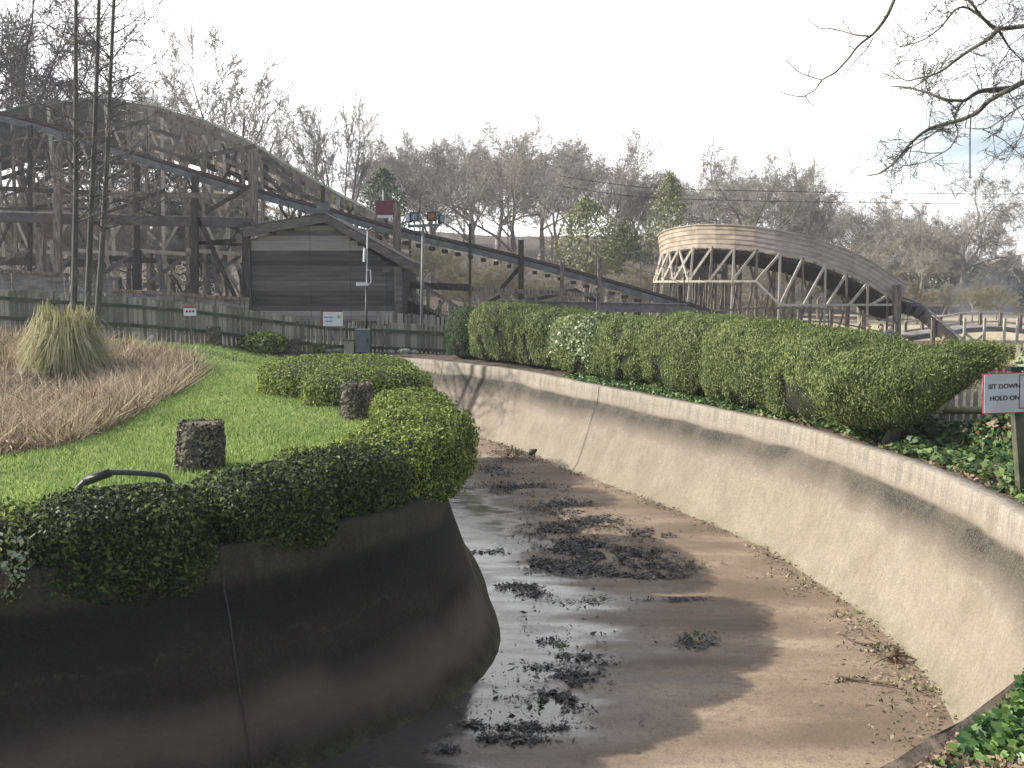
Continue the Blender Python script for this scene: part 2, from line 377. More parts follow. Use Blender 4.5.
prof = [(-.2,-.25),(-.195,.015),(-.185,.03),(-.02,.03),(0,.015),(.01,-.1),(.03,-.29),(.07,-.36),(.13,-.5),(.24,-.85),(.36,-1.2),(.46,-1.45),(.55,-1.58),(.62,-1.62)]
split = len(oc)-1
ow = wall('outer_channel_wall', slice(0, split+1), M['outer'], prof, 'long curving beige concrete channel wall below the clipped conifer hedge')
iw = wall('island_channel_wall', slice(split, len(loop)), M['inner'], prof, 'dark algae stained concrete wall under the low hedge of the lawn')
def joint(par, xy):
    i = int(np.argmin(np.hypot(loop[:,0]-xy[0], loop[:,1]-xy[1]))); p, n = loop[i], inward[i]; t = tt[i]
    V = []; Fc = []
    for d, z in prof[2:]:
        for s in (-.007, .007):
            V.append((p[0]+n[0]*(d+.014)+t[0]*s, p[1]+n[1]*(d+.014)+t[1]*s, z+.002))
    for j in range(len(prof)-3): a = 2*j; Fc.append([a, a+1, a+3, a+2])
    link('expansion_joint', raw(V, Fc), M['black'], par)
for q in ((1.75,19.3),(-1.8,25.8)): joint(ow, q)
for q in ((-2.3,7.35),(-4.6,6.2),(-1.1,13)): joint(iw, q)
# floor
fx = np.arange(-14, 5.2, .2); fy = np.arange(-3, 28, .2)
fo = sheet('channel_floor', fx, fy, lambda x, y: ZF, M['floor'], region=loop)
tag(fo, kind='structure')
isl = ic[::2]; att = fo.data.attributes.new('wet', 'FLOAT', 'POINT'); co = np.empty(len(fo.data.vertices)*3); fo.data.vertices.foreach_get('co', co); co = co.reshape(-1,3)
dmin = np.min(np.hypot(co[:,0,None]-isl[None,:,0], co[:,1,None]-isl[None,:,1]), axis=1)
wmax = np.interp(co[:,1], [4,8,10,13,17,21], [2.5,2.0,1.65,1.9,1.7,1.0])
wet = np.clip(1.0-(dmin-.5)/(wmax-.3)*.62, -.4, 1.2); att.data.foreach_set('value', wet.astype(np.float32))
# ground
def grid(segs):
    out = []
    for a, b, s in segs: out += list(np.arange(a, b, s))
    return np.array(out)
hole = offset(loop, .1)
# close hole well outside the frame on the near-left
g0 = sheet('ground', grid([(-600,-100,50),(-100,-20,8),(-20,16,.6),(16,100,8),(100,601,50)]), grid([(-60,-4,8),(-4,36,.6),(36,150,5),(150,900,60)]), gz, M['soil'], hole=hole)
tag(g0, kind='structure')
# lawn polygon: island hedge line, reed-bed edge and fence line
reed_px = [(-60,462),(0,458),(60,450),(110,431),(150,410),(192,384),(206,371),(182,358),(140,351),(100,347),(0,345),(-60,343)]
reed_xy = [tuple(G(u, v)[:2]) for u, v in reed_px]
isl_in = [tuple(p) for p in offset(loop, .22)[split+3:]]
fence_xy = [(-13.6,25.3),(-10,26.1),(-6,27.3),(-5.6,26.5)]
lawn_poly = catmull([(-14.5,4.2)], 1) if False else None
lawn = [tuple(G(u, v)[:2]) for u, v in reed_px[::-1]]         # from far-left back down to near-left
poly = isl_in[::-1]                                            # near-left -> far end
poly = poly + [(-5.9,25.5),(-6.2,26.6),(-10,25.7),(-13.8,24.9)] + lawn
lawn_o = sheet('lawn', np.arange(-16, 0, .35), np.arange(3, 28, .35), lambda x, y: gz(x, y)+.012, M['turf'], region=poly)
tag(lawn_o, kind='structure')
pond = [tuple(PZ(u, v, .01)[:2]) for u, v in ((-80,425),(-20,412),(40,405),(95,396),(120,388),(60,378),(-80,374))]
po = sheet('pond_water', np.arange(-16,-4,.8), np.arange(8,24,.8), lambda x, y: .05, M['water'], region=pond); tag(po, kind='structure')

# ------------------------------------------------------------ scatter helpers
def inpoly_points(poly, n, rs):
    a = np.array(poly)[:, :2]; lo = a.min(0); hi = a.max(0); out = np.zeros((0,2))
    while len(out) < n:
        q = rs.uniform(lo, hi, (n*2, 2)); out = np.vstack([out, q[pip(q[:,0], q[:,1], poly)]])
    return out[:n]
def unit(v): return v/np.maximum(1e-9, np.linalg.norm(v, axis=-1, keepdims=True))
def blades(p, h, w, lean, rs, face=True):
    """one bent triangle pair per blade: p (n,3)"""
    n = len(p); a = rs.uniform(0, 2*math.pi, n); d = np.stack([np.cos(a), np.sin(a), np.zeros(n)], 1)
    s = np.stack([-d[:,1], d[:,0], np.zeros(n)], 1)
    b = rs.uniform(0, 2*math.pi, n); ld = np.stack([np.cos(b), np.sin(b), np.zeros(n)], 1)*(lean*rs.uniform(0,1,n)*h)[:, None]
    t = p+ld; t[:,2] += h
    V = np.empty((n,3,3)); V[:,0] = p-s*w[:,None]/2; V[:,1] = p+s*w[:,None]/2; V[:,2] = t
    return V.reshape(-1,3)
def leafq(p, nrm, size, rs, aspect=.55, tilt=.7, dirs=None):
    n = len(p); nr = unit(nrm+rs.normal(0, tilt, (n,3)))
    r = rs.normal(0, 1, (n,3)) if dirs is None else dirs+rs.normal(0, .35, (n,3))
    t = unit(r-nr*np.sum(r*nr, 1, keepdims=True)); s = np.cross(nr, t)
    L = size[:, None]; V = np.empty((n,4,3))
    V[:,0] = p-t*L/2; V[:,1] = p+s*L*aspect/2+nr*L*.06; V[:,2] = p+t*L/2; V[:,3] = p-s*L*aspect/2+nr*L*.06
    return V.reshape(-1,3)
def leaf_lobed(p, nrm, size, rs, tilt=.6):
    n = len(p); nr = unit(nrm+rs.normal(0, tilt, (n,3))); r = rs.normal(0,1,(n,3)); t = unit(r-nr*np.sum(r*nr, 1, keepdims=True)); s = np.cross(nr, t)
    out = [(-.42,0,.0),(-.5,.22,-.05),(-.22,.5,-.1),(-.05,.3,0),(.18,.4,-.08),(.55,0,-.12),(.18,-.4,-.08),(-.05,-.3,0),(-.22,-.5,-.1),(-.5,-.22,-.05)]
    V = np.empty((n,10,3)); L = size[:,None]
    for j, (a, b, c) in enumerate(out): V[:,j] = p+t*L*a+s*L*b+nr*L*c
    return V.reshape(-1,3)
# lawn blades
q = inpoly_points(poly, 210000, RS)
dens = np.clip(1.25-(q[:,1]-8)/18, .35, 1); q = q[RS.uniform(0,1,len(q)) < dens]
tz = np.array([gz(a, b) for a, b in q])+.005
h = RS.uniform(.03,.075,len(q))*(1+.35*np.sin(q[:,0]*2.1)*np.sin(q[:,1]*1.7)); w = .009+.0006*q[:,1]
gr = link('grass_blades', np_mesh(blades(np.column_stack([q, tz]), h, w, 1.3, RS), 3), M['blade'])
tag(gr, 'short bright green grass blades over the lawn', 'grass', kind='stuff')
qf = inpoly_points(poly, 420, RS); lf = link('fallen_lawn_leaves', np_mesh(leafq(np.column_stack([qf, [gz(a, b)+.05 for a, b in qf]]), np.tile([0,0,1.],(420,1)), RS.uniform(.03,.07,420), RS, .6, .5), 4), M['ivy_brown'])
tag(lf, 'scattered brown fallen leaves on the lawn', 'leaf litter', kind='stuff')
# reed bed
rp = catmull(reed_xy, .5, True)
q = inpoly_points(rp, 26000, RS); inp = pip(q[:,0], q[:,1], pond)
q = q[~inp | (RS.uniform(0,1,len(q)) < .12)]
tz = np.array([gz(a, b) for a, b in q])
cl = np.array([mn.noise(Vector((a*1.3, b*1.3, 3))) for a, b in q])
h = RS.uniform(.12,.42,len(q))*(1+.8*cl); w = RS.uniform(.012,.03,len(q))
V = blades(np.column_stack([q, tz]), h, w, 1.5, RS)
k = 26000; q2 = inpoly_points(rp, k, RS); q2 = q2[~pip(q2[:,0], q2[:,1], pond)]
V2 = leafq(np.column_stack([q2, [gz(a,b)+random.uniform(.0,.16) for a,b in q2]]), np.tile([0,0,1.],(len(q2),1)), RS.uniform(.1,.35,len(q2)), RS, .07, .8)
q3 = inpoly_points(rp, 5200, RS); q3 = q3[~pip(q3[:,0], q3[:,1], pond)]
V3 = blades(np.column_stack([q3, [gz(a, b) for a, b in q3]]), RS.uniform(.15,.6,len(q3)), RS.uniform(.02,.04,len(q3)), 2.2, RS)
ro = link('reed_bed', np_mesh(np.vstack([V, V3]), 3), M['reed']); tag(ro, 'dead straw coloured reeds beside the lawn', 'reeds', kind='stuff')
ro2 = link('reed_litter', np_mesh(V2, 4), M['reed']); tag(ro2, 'flattened straw litter between the dead reeds', 'litter', kind='stuff')
# pampas clump
def pampas():
    c = G(66, 377); c = P(66, 377, c.y); rad = .62
    root = empty('pampas_clump', (c.x, c.y, gz(c.x, c.y)), 'rounded straw and green tussock grass clump at the pond edge', 'ornamental grass')
    rs = np.random.RandomState(3); Vs = []
    sc = c.y/1000
    for i in range(5200):
        a = rs.uniform(0, 2*math.pi); r0 = rs.uniform(0,.3)**.7; el = rs.uniform(.1, 1.5); lump = 1+.35*mn.noise(Vector((math.cos(a)*2.2, math.sin(a)*2.2, el*2)))+.1*rs.normal()
        out = rad*.86*math.cos(el)*rs.uniform(.8,1.1)+.03; top = lump*rs.uniform(.8,1.1)*1.22*(.5+.5*math.sin(el)); out *= lump*1.08
        p0 = np.array([c.x+math.cos(a)*r0*.8, c.y+math.sin(a)*r0*.8, 0]); p0[2] = gz(c.x, c.y)
        a2_ = a+rs.normal()*.5; dx = np.array([math.cos(a2_), math.sin(a2_), 0]); s = np.array([-dx[1], dx[0], 0])*rs.uniform(.008,.016)
        pts = [p0, p0+dx*out*.35+np.array([0,0,top*.75]), p0+dx*out*.75+np.array([0,0,top*.95]), p0+dx*(out*1.05+.12)+np.array([0,0,top*rs.uniform(.1,.75)])]
        for j in range(3):
            w0, w1 = (1, 1-j*.15), 0
            k0 = 1-j*.25; k1 = 1-(j+1)*.28
            Vs += [pts[j]-s*k0, pts[j]+s*k0, pts[j+1]+s*k1, pts[j+1]-s*k1]
    link('leaves', np_mesh(np.array(Vs), 4), M['pampas'], root)
pampas()
# ------------------------------------------------------------ shrubs
def sdirs(n, rs): return unit(rs.normal(0,1,(n,3)))
def sell(s, half, ex, nf=0, seed=0, rz=0, c=(0,0,0), k=1.0, nscale=2.2):
    r = (np.abs(s)**ex).sum(1)**(-1/ex); p = s*r[:,None]*k
    if nf:
        q = p*np.array(half)
        nn = np.array([mn.noise(Vector((a*nscale+seed*7.3, b*nscale, e*nscale)))+.5*mn.noise(Vector((a*nscale*2.7, b*nscale*2.7+seed, e*nscale*2.7))) for a, b, e in q]); p = p*(1+nf*nn)[:,None]
    p = p*np.array(half); cr, sr = math.cos(rz), math.sin(rz)
    x = p[:,0]*cr-p[:,1]*sr; y = p[:,0]*sr+p[:,1]*cr
    return np.column_stack([x+c[0], y+c[1], p[:,2]+c[2]])
def snorm(s, half, ex, rz):
    n = unit(np.sign(s)*np.abs(s)**(ex-1)/np.array(half)); cr, sr = math.cos(rz), math.sin(rz)
    return np.column_stack([n[:,0]*cr-n[:,1]*sr, n[:,0]*sr+n[:,1]*cr, n[:,2]])
def core_mesh(half, ex, nf, seed, rz, c, k, nscale):
    nu, nv = 28, 16; S = []
    for i in range(nv+1):
        th = math.pi*i/nv
        for j in range(nu): ph = 2*math.pi*j/nu; S.append((math.sin(th)*math.cos(ph), math.sin(th)*math.sin(ph), math.cos(th)))
    p = sell(np.array(S)+1e-9, half, ex, nf, seed, rz, c, k, nscale)
    return raw([tuple(x) for x in p], [[i*nu+j, (i+1)*nu+j, (i+1)*nu+(j+1) % nu, i*nu+(j+1) % nu] for i in range(nv) for j in range(nu)])
def shrub(name, c, half, rz, n, size, m, label, cat, group, ex=3.5, nf=.09, seed=0, trunk=None, hang=False, aspect=.55, m2=None, frac2=0, nscale=2.2, shell=.16, zmin=None, tilt=.6, wedge=False, holes=False):
    rs = np.random.RandomState(seed+11)
    gzv = gz(c[0], c[1]); root = empty(name, (c[0], c[1], gzv), label, cat, group)
    s = sdirs(n, rs); kk = 1-np.abs(rs.normal(0, shell, n))+.03+(rs.uniform(0,1,n) < .05)*rs.uniform(0,.13,n)
    p = sell(s, half, ex, nf, seed, rz, c, 1.0, nscale); cc = np.array(c)
    p = cc+(p-cc)*kk[:,None]; nr = snorm(s, half, ex, rz)
    if wedge: t_ = np.clip((p[:,0]-c[0]+.25)/(half[0]+.2), 0, 1.1); zt_ = c[2]+half[2]; p[:,2] = zt_-(zt_-p[:,2])*(1-.82*t_)-.06*t_
    if zmin is not None: ok = p[:,2] > zmin; p = p[ok]; nr = nr[ok]
    if holes:
        hn = np.array([mn.noise(Vector((a*2.2, b*2.2, e*1.5)))+.5*mn.noise(Vector((a*6, b*6, e*4))) for a, b, e in p]); ok = hn < .2+.5*np.clip(p[:,2]-.42, -.32, .8); p = p[ok]; nr = nr[ok]
    dirs = None
    if hang: dirs = nr*.6+np.array([0,0,.8])
    sz = size*np.clip(rs.lognormal(0,.35,len(p)), .4, 2.2)
    if m2:
        f = rs.uniform(0,1,len(p)) < frac2*np.clip(.5+2*np.array([mn.noise(Vector(tuple(a*1.7))) for a in p]), 0, 2)
        o = link('foliage', np_mesh(leafq(p[~f], nr[~f], sz[~f], rs, aspect, tilt, None if dirs is None else dirs[~f]), 4), m, root)
        link('pale_foliage', np_mesh(leafq(p[f], nr[f], sz[f]*1.2, rs, .7, .6), 4), m2, root)
    else: o = link('foliage', np_mesh(leafq(p, nr, sz, rs, aspect, tilt, dirs), 4), m, root)
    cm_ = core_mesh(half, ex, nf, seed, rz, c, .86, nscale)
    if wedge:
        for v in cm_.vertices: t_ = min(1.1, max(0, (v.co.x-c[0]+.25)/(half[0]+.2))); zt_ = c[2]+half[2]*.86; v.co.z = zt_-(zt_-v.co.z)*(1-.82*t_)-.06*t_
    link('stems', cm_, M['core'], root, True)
    if trunk:
        for (a, b, r0, r1) in trunk: MB().tube([a, (Vector(a)+Vector(b))/2+Vector((.03,.02,0)), b], [r0, (r0+r1)/2, r1], 8).build('trunk', M['bark'], root, True)
    return root
HG = 'clipped low hedge bushes along the island wall'
def hb(c, half, deg, n, label, seed, size=.03, m='box_leaf_shaded', **k):
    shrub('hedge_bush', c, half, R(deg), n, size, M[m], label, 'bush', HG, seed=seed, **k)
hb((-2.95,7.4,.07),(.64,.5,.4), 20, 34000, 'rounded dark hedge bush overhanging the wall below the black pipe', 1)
hb((-3.8,7.05,.04),(.42,.5,.38), 10, 12000, 'pale sunlit leafy clump at the picture edge beside the dark rounded bush', 2, m='box_leaf', m2=M['pale_leaf'], frac2=.5)
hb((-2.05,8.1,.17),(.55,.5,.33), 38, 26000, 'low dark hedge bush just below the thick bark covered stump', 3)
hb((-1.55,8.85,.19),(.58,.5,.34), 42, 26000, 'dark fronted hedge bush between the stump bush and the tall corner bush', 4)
hb((-1.1,9.75,.22),(.62,.55,.38), 60, 28000, 'flat topped hedge bush at the corner of the dark wall', 5, m='box_leaf')
hb((-1.02,10.7,.24),(.7,.58,.42), 80, 28000, 'largest rounded hedge bush bulging over the wall corner', 6, m='box_leaf')
hb((-1.3,12.9,.24),(1.4,.52,.36), 100, 40000, 'long flat topped hedge bush behind the bulging corner bush', 7, m='box_leaf')
hb((-1.95,10.1,.12),(.5,.32,.22), 20, 9000, 'small low hedge bush jutting into the lawn behind the dark hedge front', 8, m='box_leaf')
hb((-2.45,16.8,.22),(1.05,.85,.4), 15, 30000, 'dark fronted hedge bush directly behind the dark mid lawn stump', 9, size=.035, m='box_leaf')
hb((-3.3,19.0,.22),(1.45,1.7,.42), 12, 44000, 'broad flat yellow green hedge block nearest the picket fence', 10, size=.038, m='box_leaf')
for i, (u, v, w, hh, lab) in enumerate(((262,350,.62,.34,'bright green leafy laurel bush in front of the mossy fence'),(316,351,.28,.18,'tiny green shrub tucked beside the small dark stump'))):
    p = G(u, v); shrub('small_bush', (p.x, p.y, p.z+hh*.45), (w,w*.7,hh), 0, 5200 if i == 0 else 1600, .07, M['box_leaf'], lab, 'bush', None, ex=2.3, seed=20+i, m2=M['pale_leaf'], frac2=.2)

# stumps
def stump(u, v, wpx, hpx, label, seed, Y=None, lean=0):
    p = G(u, v); Y = Y or p.y; s = Y/1000*1.0
    base = Vector((p.x, p.y, p.z)); r = wpx*s/2; hh = hpx*s
    root = empty('tree_stump', base, label, 'stump', 'bark covered stumps on the lawn')
    V = []; Fc = []; nu, nv = 40, 26
    for i in range(nv+1):
        t = i/nv
        for j in range(nu):
            a = 2*math.pi*j/nu; rr = r*(1.06-.16*t+.06*math.sin(3*a+seed)); q = Vector((math.cos(a)*rr, math.sin(a)*rr, t*hh))
            rr2 = 1+.14*mn.noise(q*7+Vector((seed,0,0)))+.1*mn.noise(q*22)
            V.append(base+Vector((q.x*rr2+lean*t*hh, q.y*rr2, q.z-.03+.02*mn.noise(q*12))))
    for i in range(nv):
        for j in range(nu): Fc.append([i*nu+j, i*nu+(j+1) % nu, (i+1)*nu+(j+1) % nu, (i+1)*nu+j])
    link('trunk', raw(V, Fc), M['stump'], root)
    rs = np.random.RandomState(seed); n = 3200; a = rs.uniform(0, 2*math.pi, n); t = rs.uniform(0,1,n)
    pp = np.column_stack([base.x+np.cos(a)*r*(1.08-.14*t)+lean*t*hh, base.y+np.sin(a)*r*(1.08-.14*t), base.z+t*hh])
    link('loose_bark', np_mesh(leafq(pp, np.column_stack([np.cos(a), np.sin(a), 0*a]), rs.uniform(.02,.055,n), rs, .7, 1.1), 4), M['stump'], root)
    MB().tube([base+Vector((lean*hh,0,hh-.04)), base+Vector((lean*hh,0,hh-.025))], [r*.93, r*.82], 24).build('cut_face', M['stick'], root)
stump(200,470,45,50,'thick crusty bark stump on the lawn above the dark hedge front', 1, lean=.05)
stump(357,419,32,37,'dark rough stump standing in the notch of the hedge', 2)
stump(291,352,17,13,'small dark squat stump beside the laurel bush at the fence', 3)
stump(214,346,14,20,'slim pale topped stump at the fence foot below the little red topped notice', 4)
stump(-4,585,18,10,'stubby brown stump among pale leaves at the picture edge', 5, Y=7.2)
# pipe
p0 = G(78, 496); pts = [P(u, v, 8.9+dy) for u, v, dy in ((70,500,0),(79,487,0),(90,478,.02),(104,473,.05),(125,472.5,.1),(150,474,.15),(166,477,.2),(172,485,.22))]
pc = catmull([tuple(p) for p in pts], .05)
pr = MB().tube([Vector(x) for x in pc], .026, 12).build('drain_pipe', M['pipe'], None, True)
tag(pr, 'curved dark blue grey pipe lying over the hedge top by the lawn', 'pipe')
MB().tube([Vector(pc[-14]), Vector(pc[-10])], .04, 12).build('collar', M['black'], pr, True)

# right hedge of clipped conifers
HC = 'clipped conifers in the hedge above the beige wall'
con = [((5.0,12.7,.84),(1.15,.8,.58), 12, 60000, 'wind swept end conifer leaning over the pale fence beside the warning sign'),
       ((4.72,14.7,.77),(1.25,.85,.72), 100, 44000, 'clipped conifer next to the leaning end conifer'),
       ((4.2,16.3,.82),(1.35,.88,.74), 102, 42000, 'clipped conifer third from the leaning end conifer'),
       ((3.5,18.4,.82),(1.32,.88,.76), 108, 36000, 'tallest smooth topped clipped conifer in mid hedge'),
       ((2.75,20.4,.74),(1.28,.88,.7), 110, 30000, 'clipped conifer with a bare brown patch beyond the tallest one'),
       ((1.9,22.4,.74),(1.28,.88,.72), 112, 28000, 'clipped conifer mixed with pale variegated leaves'),
       ((1.0,24.4,.78),(1.5,.9,.78), 115, 26000, 'clipped conifer on the far side of the pale leaved one'),
       ((.0,26.2,.8),(1.4,.9,.86), 120, 22000, 'yellow green conifer beside the dark tufted end shrub'),
       ((-1.2,27.3,.78),(.7,.6,.8), 120, 9000, 'dark tufted shrub ending the hedge near the grey pickets')]
for i, (c, hf, dg, n, lab) in enumerate(con):
    base = Vector((c[0], c[1], 0)); tr = [((c[0]-.05, c[1]-.05, -.05), (c[0], c[1], .7), .07, .05)]
    c = (c[0], c[1], c[2]-(.16 if i == 0 else .14 if i < 3 else .12)); ex = 3.5; m = M['conifer']; m2 = None; fr = 0
    if i == 0: tr = [((4.72,12.45,-.05),(4.95,12.5,.6),.1,.07),((4.9,12.6,-.05),(5.3,12.7,.75),.05,.04)]; ex = 2.2
    if i == 5: m2 = M['pale_leaf']; fr = .22
    if i == 8: m = M['conifer_dark']; ex = 2.2
    shrub('clipped_conifer', c, hf, R(dg), int(n*2.6), .036 if i < 4 else .048, m, lab, 'conifer', HC, ex=ex, nf=.12 if ex < 3 else .1, holes=(i > 0), seed=40+i, trunk=tr, hang=True, aspect=.26, m2=m2, frac2=fr, nscale=1.6, shell=.09, zmin=.12+.1*(i == 0), tilt=.5, wedge=(i == 0))
# boughs of the end conifer reaching over the fence
root0 = [o for o in bpy.data.objects if o.name == 'clipped_conifer'][0]
rs = np.random.RandomState(5); Vp = []; Vn = []; Vd = []
bl = MB()
for i in range(40):
    x_ = random.uniform(5.2,5.75); st = Vector((x_, 12.7+random.uniform(-.5,.4), random.uniform(.7+.5*(x_-5.2),1.2)))
    en = st+Vector((random.uniform(.2,.5), random.uniform(-.25,.3), random.uniform(.0,.16)))
    if en.z > 1.27: en.z = 1.27-random.uniform(0,.15)
    bl.tube([st, (st+en)/2+Vector((0,0,-.04)), en], [.012,.009,.004], 5)
    for k in range(700):
        t = random.random()**.6; q = st.lerp(en, t)+Vector((random.gauss(0,.07), random.gauss(0,.07), random.gauss(0,.045))); Vp.append(q); Vn.append((0,0,1)); Vd.append((en-st).normalized())
link('bough', np_mesh(leafq(np.array(Vp), np.array(Vn, float), rs.uniform(.022,.045,len(Vp)), rs, .26, .8, np.array(Vd)), 4), M['conifer'], root0)
bl.build('branch', M['bark'], root0)

# ------------------------------------------------------------ ground cover
def cover(name, poly, n, size, hgt, m, label, cat, seed, tilt=.6, aspect=.9, base=0, lobed=False):
    rs = np.random.RandomState(seed); q = inpoly_points(poly, n, rs)
    z = np.array([gz(a, b)+base+(max(0, .5+mn.noise(Vector((a*2.3, b*2.3, seed))))*hgt)*rs.uniform(.2,1) for a, b in q])
    pp_ = np.column_stack([q, z]); nn_ = np.tile([0,-.3,1.],(n,1)); ss_ = rs.uniform(.6,1.4,n)*size
    o = link(name, np_mesh(leaf_lobed(pp_, nn_, ss_, rs, tilt), 10) if lobed else np_mesh(leafq(pp_, nn_, ss_, rs, aspect, tilt), 4), m)
    return tag(o, label, cat, kind='stuff')
bank = offset(loop, .28)
ob = [tuple(p) for p in bank[:split]]
i0 = int(np.argmin(np.hypot(bank[:split,0]-4.4, bank[:split,1]-7.0)))
i1 = int(np.argmin(np.hypot(bank[:split,0]-3.6, bank[:split,1]-15.5)))
bpoly = ob[i0:i1]+[(5.2,16),(6.3,13.6),(7,12.8),(7.5,8)]
cover('ivy_cover', bpoly, 15000, .075, .2, M['ivy'], 'glossy ivy covering the bank under the warning sign', 'ivy', 1)
cover('leaf_litter', bpoly, 9000, .06, .07, M['ivy_brown'], 'brown fallen leaves under the ivy on the bank', 'leaf litter', 2)
i2 = int(np.argmin(np.hypot(bank[:split,0]-.8, bank[:split,1]-22)))
cover('hedge_foot_weeds', ob[i1:i2]+[tuple(p) for p in offset(loop, 1.2)[:split][i1:i2]][::-1], 7000, .06, .12, M['ivy'], 'green weeds along the hedge foot', 'weeds', 3)
# near corner ivy
def nearpoly(a, b, w):
    s = offset(loop, .02)[:split]; t = offset(loop, w)[:split]
    ia = int(np.argmin(np.hypot(s[:,0]-a[0], s[:,1]-a[1]))); ib = int(np.argmin(np.hypot(s[:,0]-b[0], s[:,1]-b[1])))
    return [tuple(p) for p in s[ia:ib]]+[tuple(p) for p in t[ia:ib]][::-1]
cover('near_ivy', [tuple(PZ(u, v, .1)[:2]) for u, v in ((905,790),(935,752),(972,722),(1000,700),(1030,665),(1100,640),(1150,900),(905,900))], 6200, .045, .17, M['ivy_near'], 'large glossy ivy leaves in the near corner of the bank', 'ivy', 4, tilt=.5, lobed=True)
sheet_poly = [tuple(p) for p in offset(loop, .015)[:split]]; _o = offset(loop, 1.6)[:split]; _a = int(np.argmin(np.hypot(loop[:split,0]-.9, loop[:split,1]-3.5))); _b = int(np.argmin(np.hypot(loop[:split,0]-4.2, loop[:split,1]-7.6)))
bs = sheet('bank_soil', np.arange(0,7,.12), np.arange(1,10,.12), lambda x, y: .045+.03*max(0, mn.noise(Vector((x*5, y*5, 0)))), M['soil'], region=sheet_poly[_a:_b]+[tuple(p) for p in _o[_a:_b]][::-1]); tag(bs, kind='structure')
cover('near_litter', [(1.4,3.6),(1.85,4.1),(2.7,4.9),(3.5,5.8),(3.95,6.8),(4.3,5.6),(4.2,4),(3,2.5),(1.3,3.2)], 14000, .028, .035, M['ivy_brown'], 'dry brown leaves and twigs by the near corner of the wall', 'leaf litter', 5, base=.05)
p = Vector((6.15,11.7,0)); shrub('bramble_bush', (6.2,11.8,.12), (.75,.6,.34), .3, 9000, .075, M['ivy'], 'dark glossy evergreen shrub growing in front of the pale fence', 'bush', None, ex=2.2, nf=.25, seed=70, m2=M['ivy_brown'], frac2=.15, nscale=3)
shrub('laurel_bush', (7.15,13.3,.95), (.3,.3,.26), 0, 1500, .13, M['pale_leaf'], 'light green laurel bush behind the warning sign', 'bush', None, ex=2.2, nf=.2, seed=71)

# debris on the channel floor
def clump_pts(lst, rs, base=ZF):
    out = []
    for (u, v, ru, rv, n) in lst:
        c = 0
        while c < n:
            a = rs.normal(0,.42); b = rs.normal(0,.42); p = PZ(u+a*ru, v+b*rv, base)
            if .6*mn.noise(Vector((p.x*1.6, p.y*1.1, 4)))+.6*mn.noise(Vector((p.x*4.5, p.y*2.8, 8)))+.5*mn.noise(Vector((p.x*13, p.y*9, 2)))+rs.uniform(-.25,.5) > .12+.12*(a*a+b*b): out.append((p.x, p.y, base+rs.uniform(.003,.022))); c += 1
    return np.array(out)
rs = np.random.RandomState(9)
big = [(515,456,45,12,1300),(500,470,35,8,900),(515,488,55,10,1700),(560,508,50,12,1500),(590,522,60,9,1300),(556,528,45,11,1700),(572,545,52,13,2000),(600,553,42,10,1600),(572,569,55,10,1700),(545,563,30,6,700),(640,555,45,9,900),(660,566,52,9,1000),(648,535,30,9,500),(655,577,45,5,500),(620,575,30,6,300),
       (520,587,34,6,420),(532,594,22,5,220),(498,552,22,3,120),(575,600,45,5,140),(685,600,25,3,130),(695,642,24,9,300),(640,600,40,3,60),
       (500,740,60,7,420),(530,728,60,6,300),(560,700,34,12,600),(575,682,34,12,500),(578,657,28,6,200),(545,668,40,6,130),(470,725,20,5,110),(450,750,25,7,130),(545,641,20,4,70),(600,664,30,4,60),(480,553,12,2,40),(620,640,60,30,60),(560,620,90,60,140),(520,700,120,60,160)]
q = clump_pts([(a, b, c, d, int(e*1.9)) for a, b, c, d, e in big], rs); o = link('rotted_leaf_litter', np_mesh(leafq(q, np.tile([0,0,1.],(len(q),1)), np.clip(rs.lognormal(-3.7,.6,len(q)),.01,.12), rs, .42, .32), 4), M['debris'])
tag(o, 'black rotted leaves in drifts on the wet channel floor', 'leaf litter', kind='stuff')
gl = [(520,450,40,8,160),(575,565,20,6,40),(595,545,20,5,30),(695,638,10,7,60),(560,645,10,4,40),(550,705,18,8,40),(730,470,60,10,50)]
q = clump_pts(gl, rs); o = link('green_weed_tufts', np_mesh(leafq(q, np.tile([0,0,1.],(len(q),1)), rs.uniform(.03,.06,len(q)), rs, .4, .9), 4), M['debris_green'])
tag(o, 'small green weed scraps on the channel floor', 'weeds', kind='stuff')
# leaf line along the outer wall base
s = loop[:split]+inward[:split]*.62; q = []
for i, p in enumerate(s):
    y = p[1]; x = p[0]
    if y < 6 or y > 26 or x < -1: continue
    dn = 70 if y < 13.5 else 40
    for k in range(dn):
        d = abs(rs.normal(0, .3 if y < 12.5 else .12)); w_ = mn.noise(Vector((x*2, y*2, 1)))
        if w_+rs.uniform(-.3,.6) < .05: continue
        q.append((p[0]+inward[i][0]*(d-.03)+rs.uniform(-.12,.12), p[1]+inward[i][1]*(d-.03)+rs.uniform(-.12,.12), ZF+rs.uniform(.004,.035)))
ex_ = clump_pts([(905,650,45,12,260),(870,605,45,12,260),(960,690,40,10,260),(900,600,40,10,160),(940,640,40,25,240),(850,680,40,5,60)], rs)
q = np.vstack([np.array(q), ex_])
hf = rs.uniform(0,1,len(q)) < .35
o = link('wall_foot_litter', np_mesh(leafq(q[~hf], np.tile([0,0,1.],(len(q[~hf]),1)), rs.uniform(.025,.065,len(q[~hf])), rs, .5, .6), 4), M['debris_tan'])
tag(o, 'dry brown leaves gathered along the foot of the beige wall', 'leaf litter', kind='stuff')
o = link('wall_foot_weeds', np_mesh(leafq(q[hf], np.tile([0,0,1.],(int(hf.sum()),1)), rs.uniform(.02,.05,int(hf.sum())), rs, .5, .8), 4), M['debris_green'])
tag(o, 'mossy green weeds along the foot of the beige wall', 'weeds', kind='stuff')
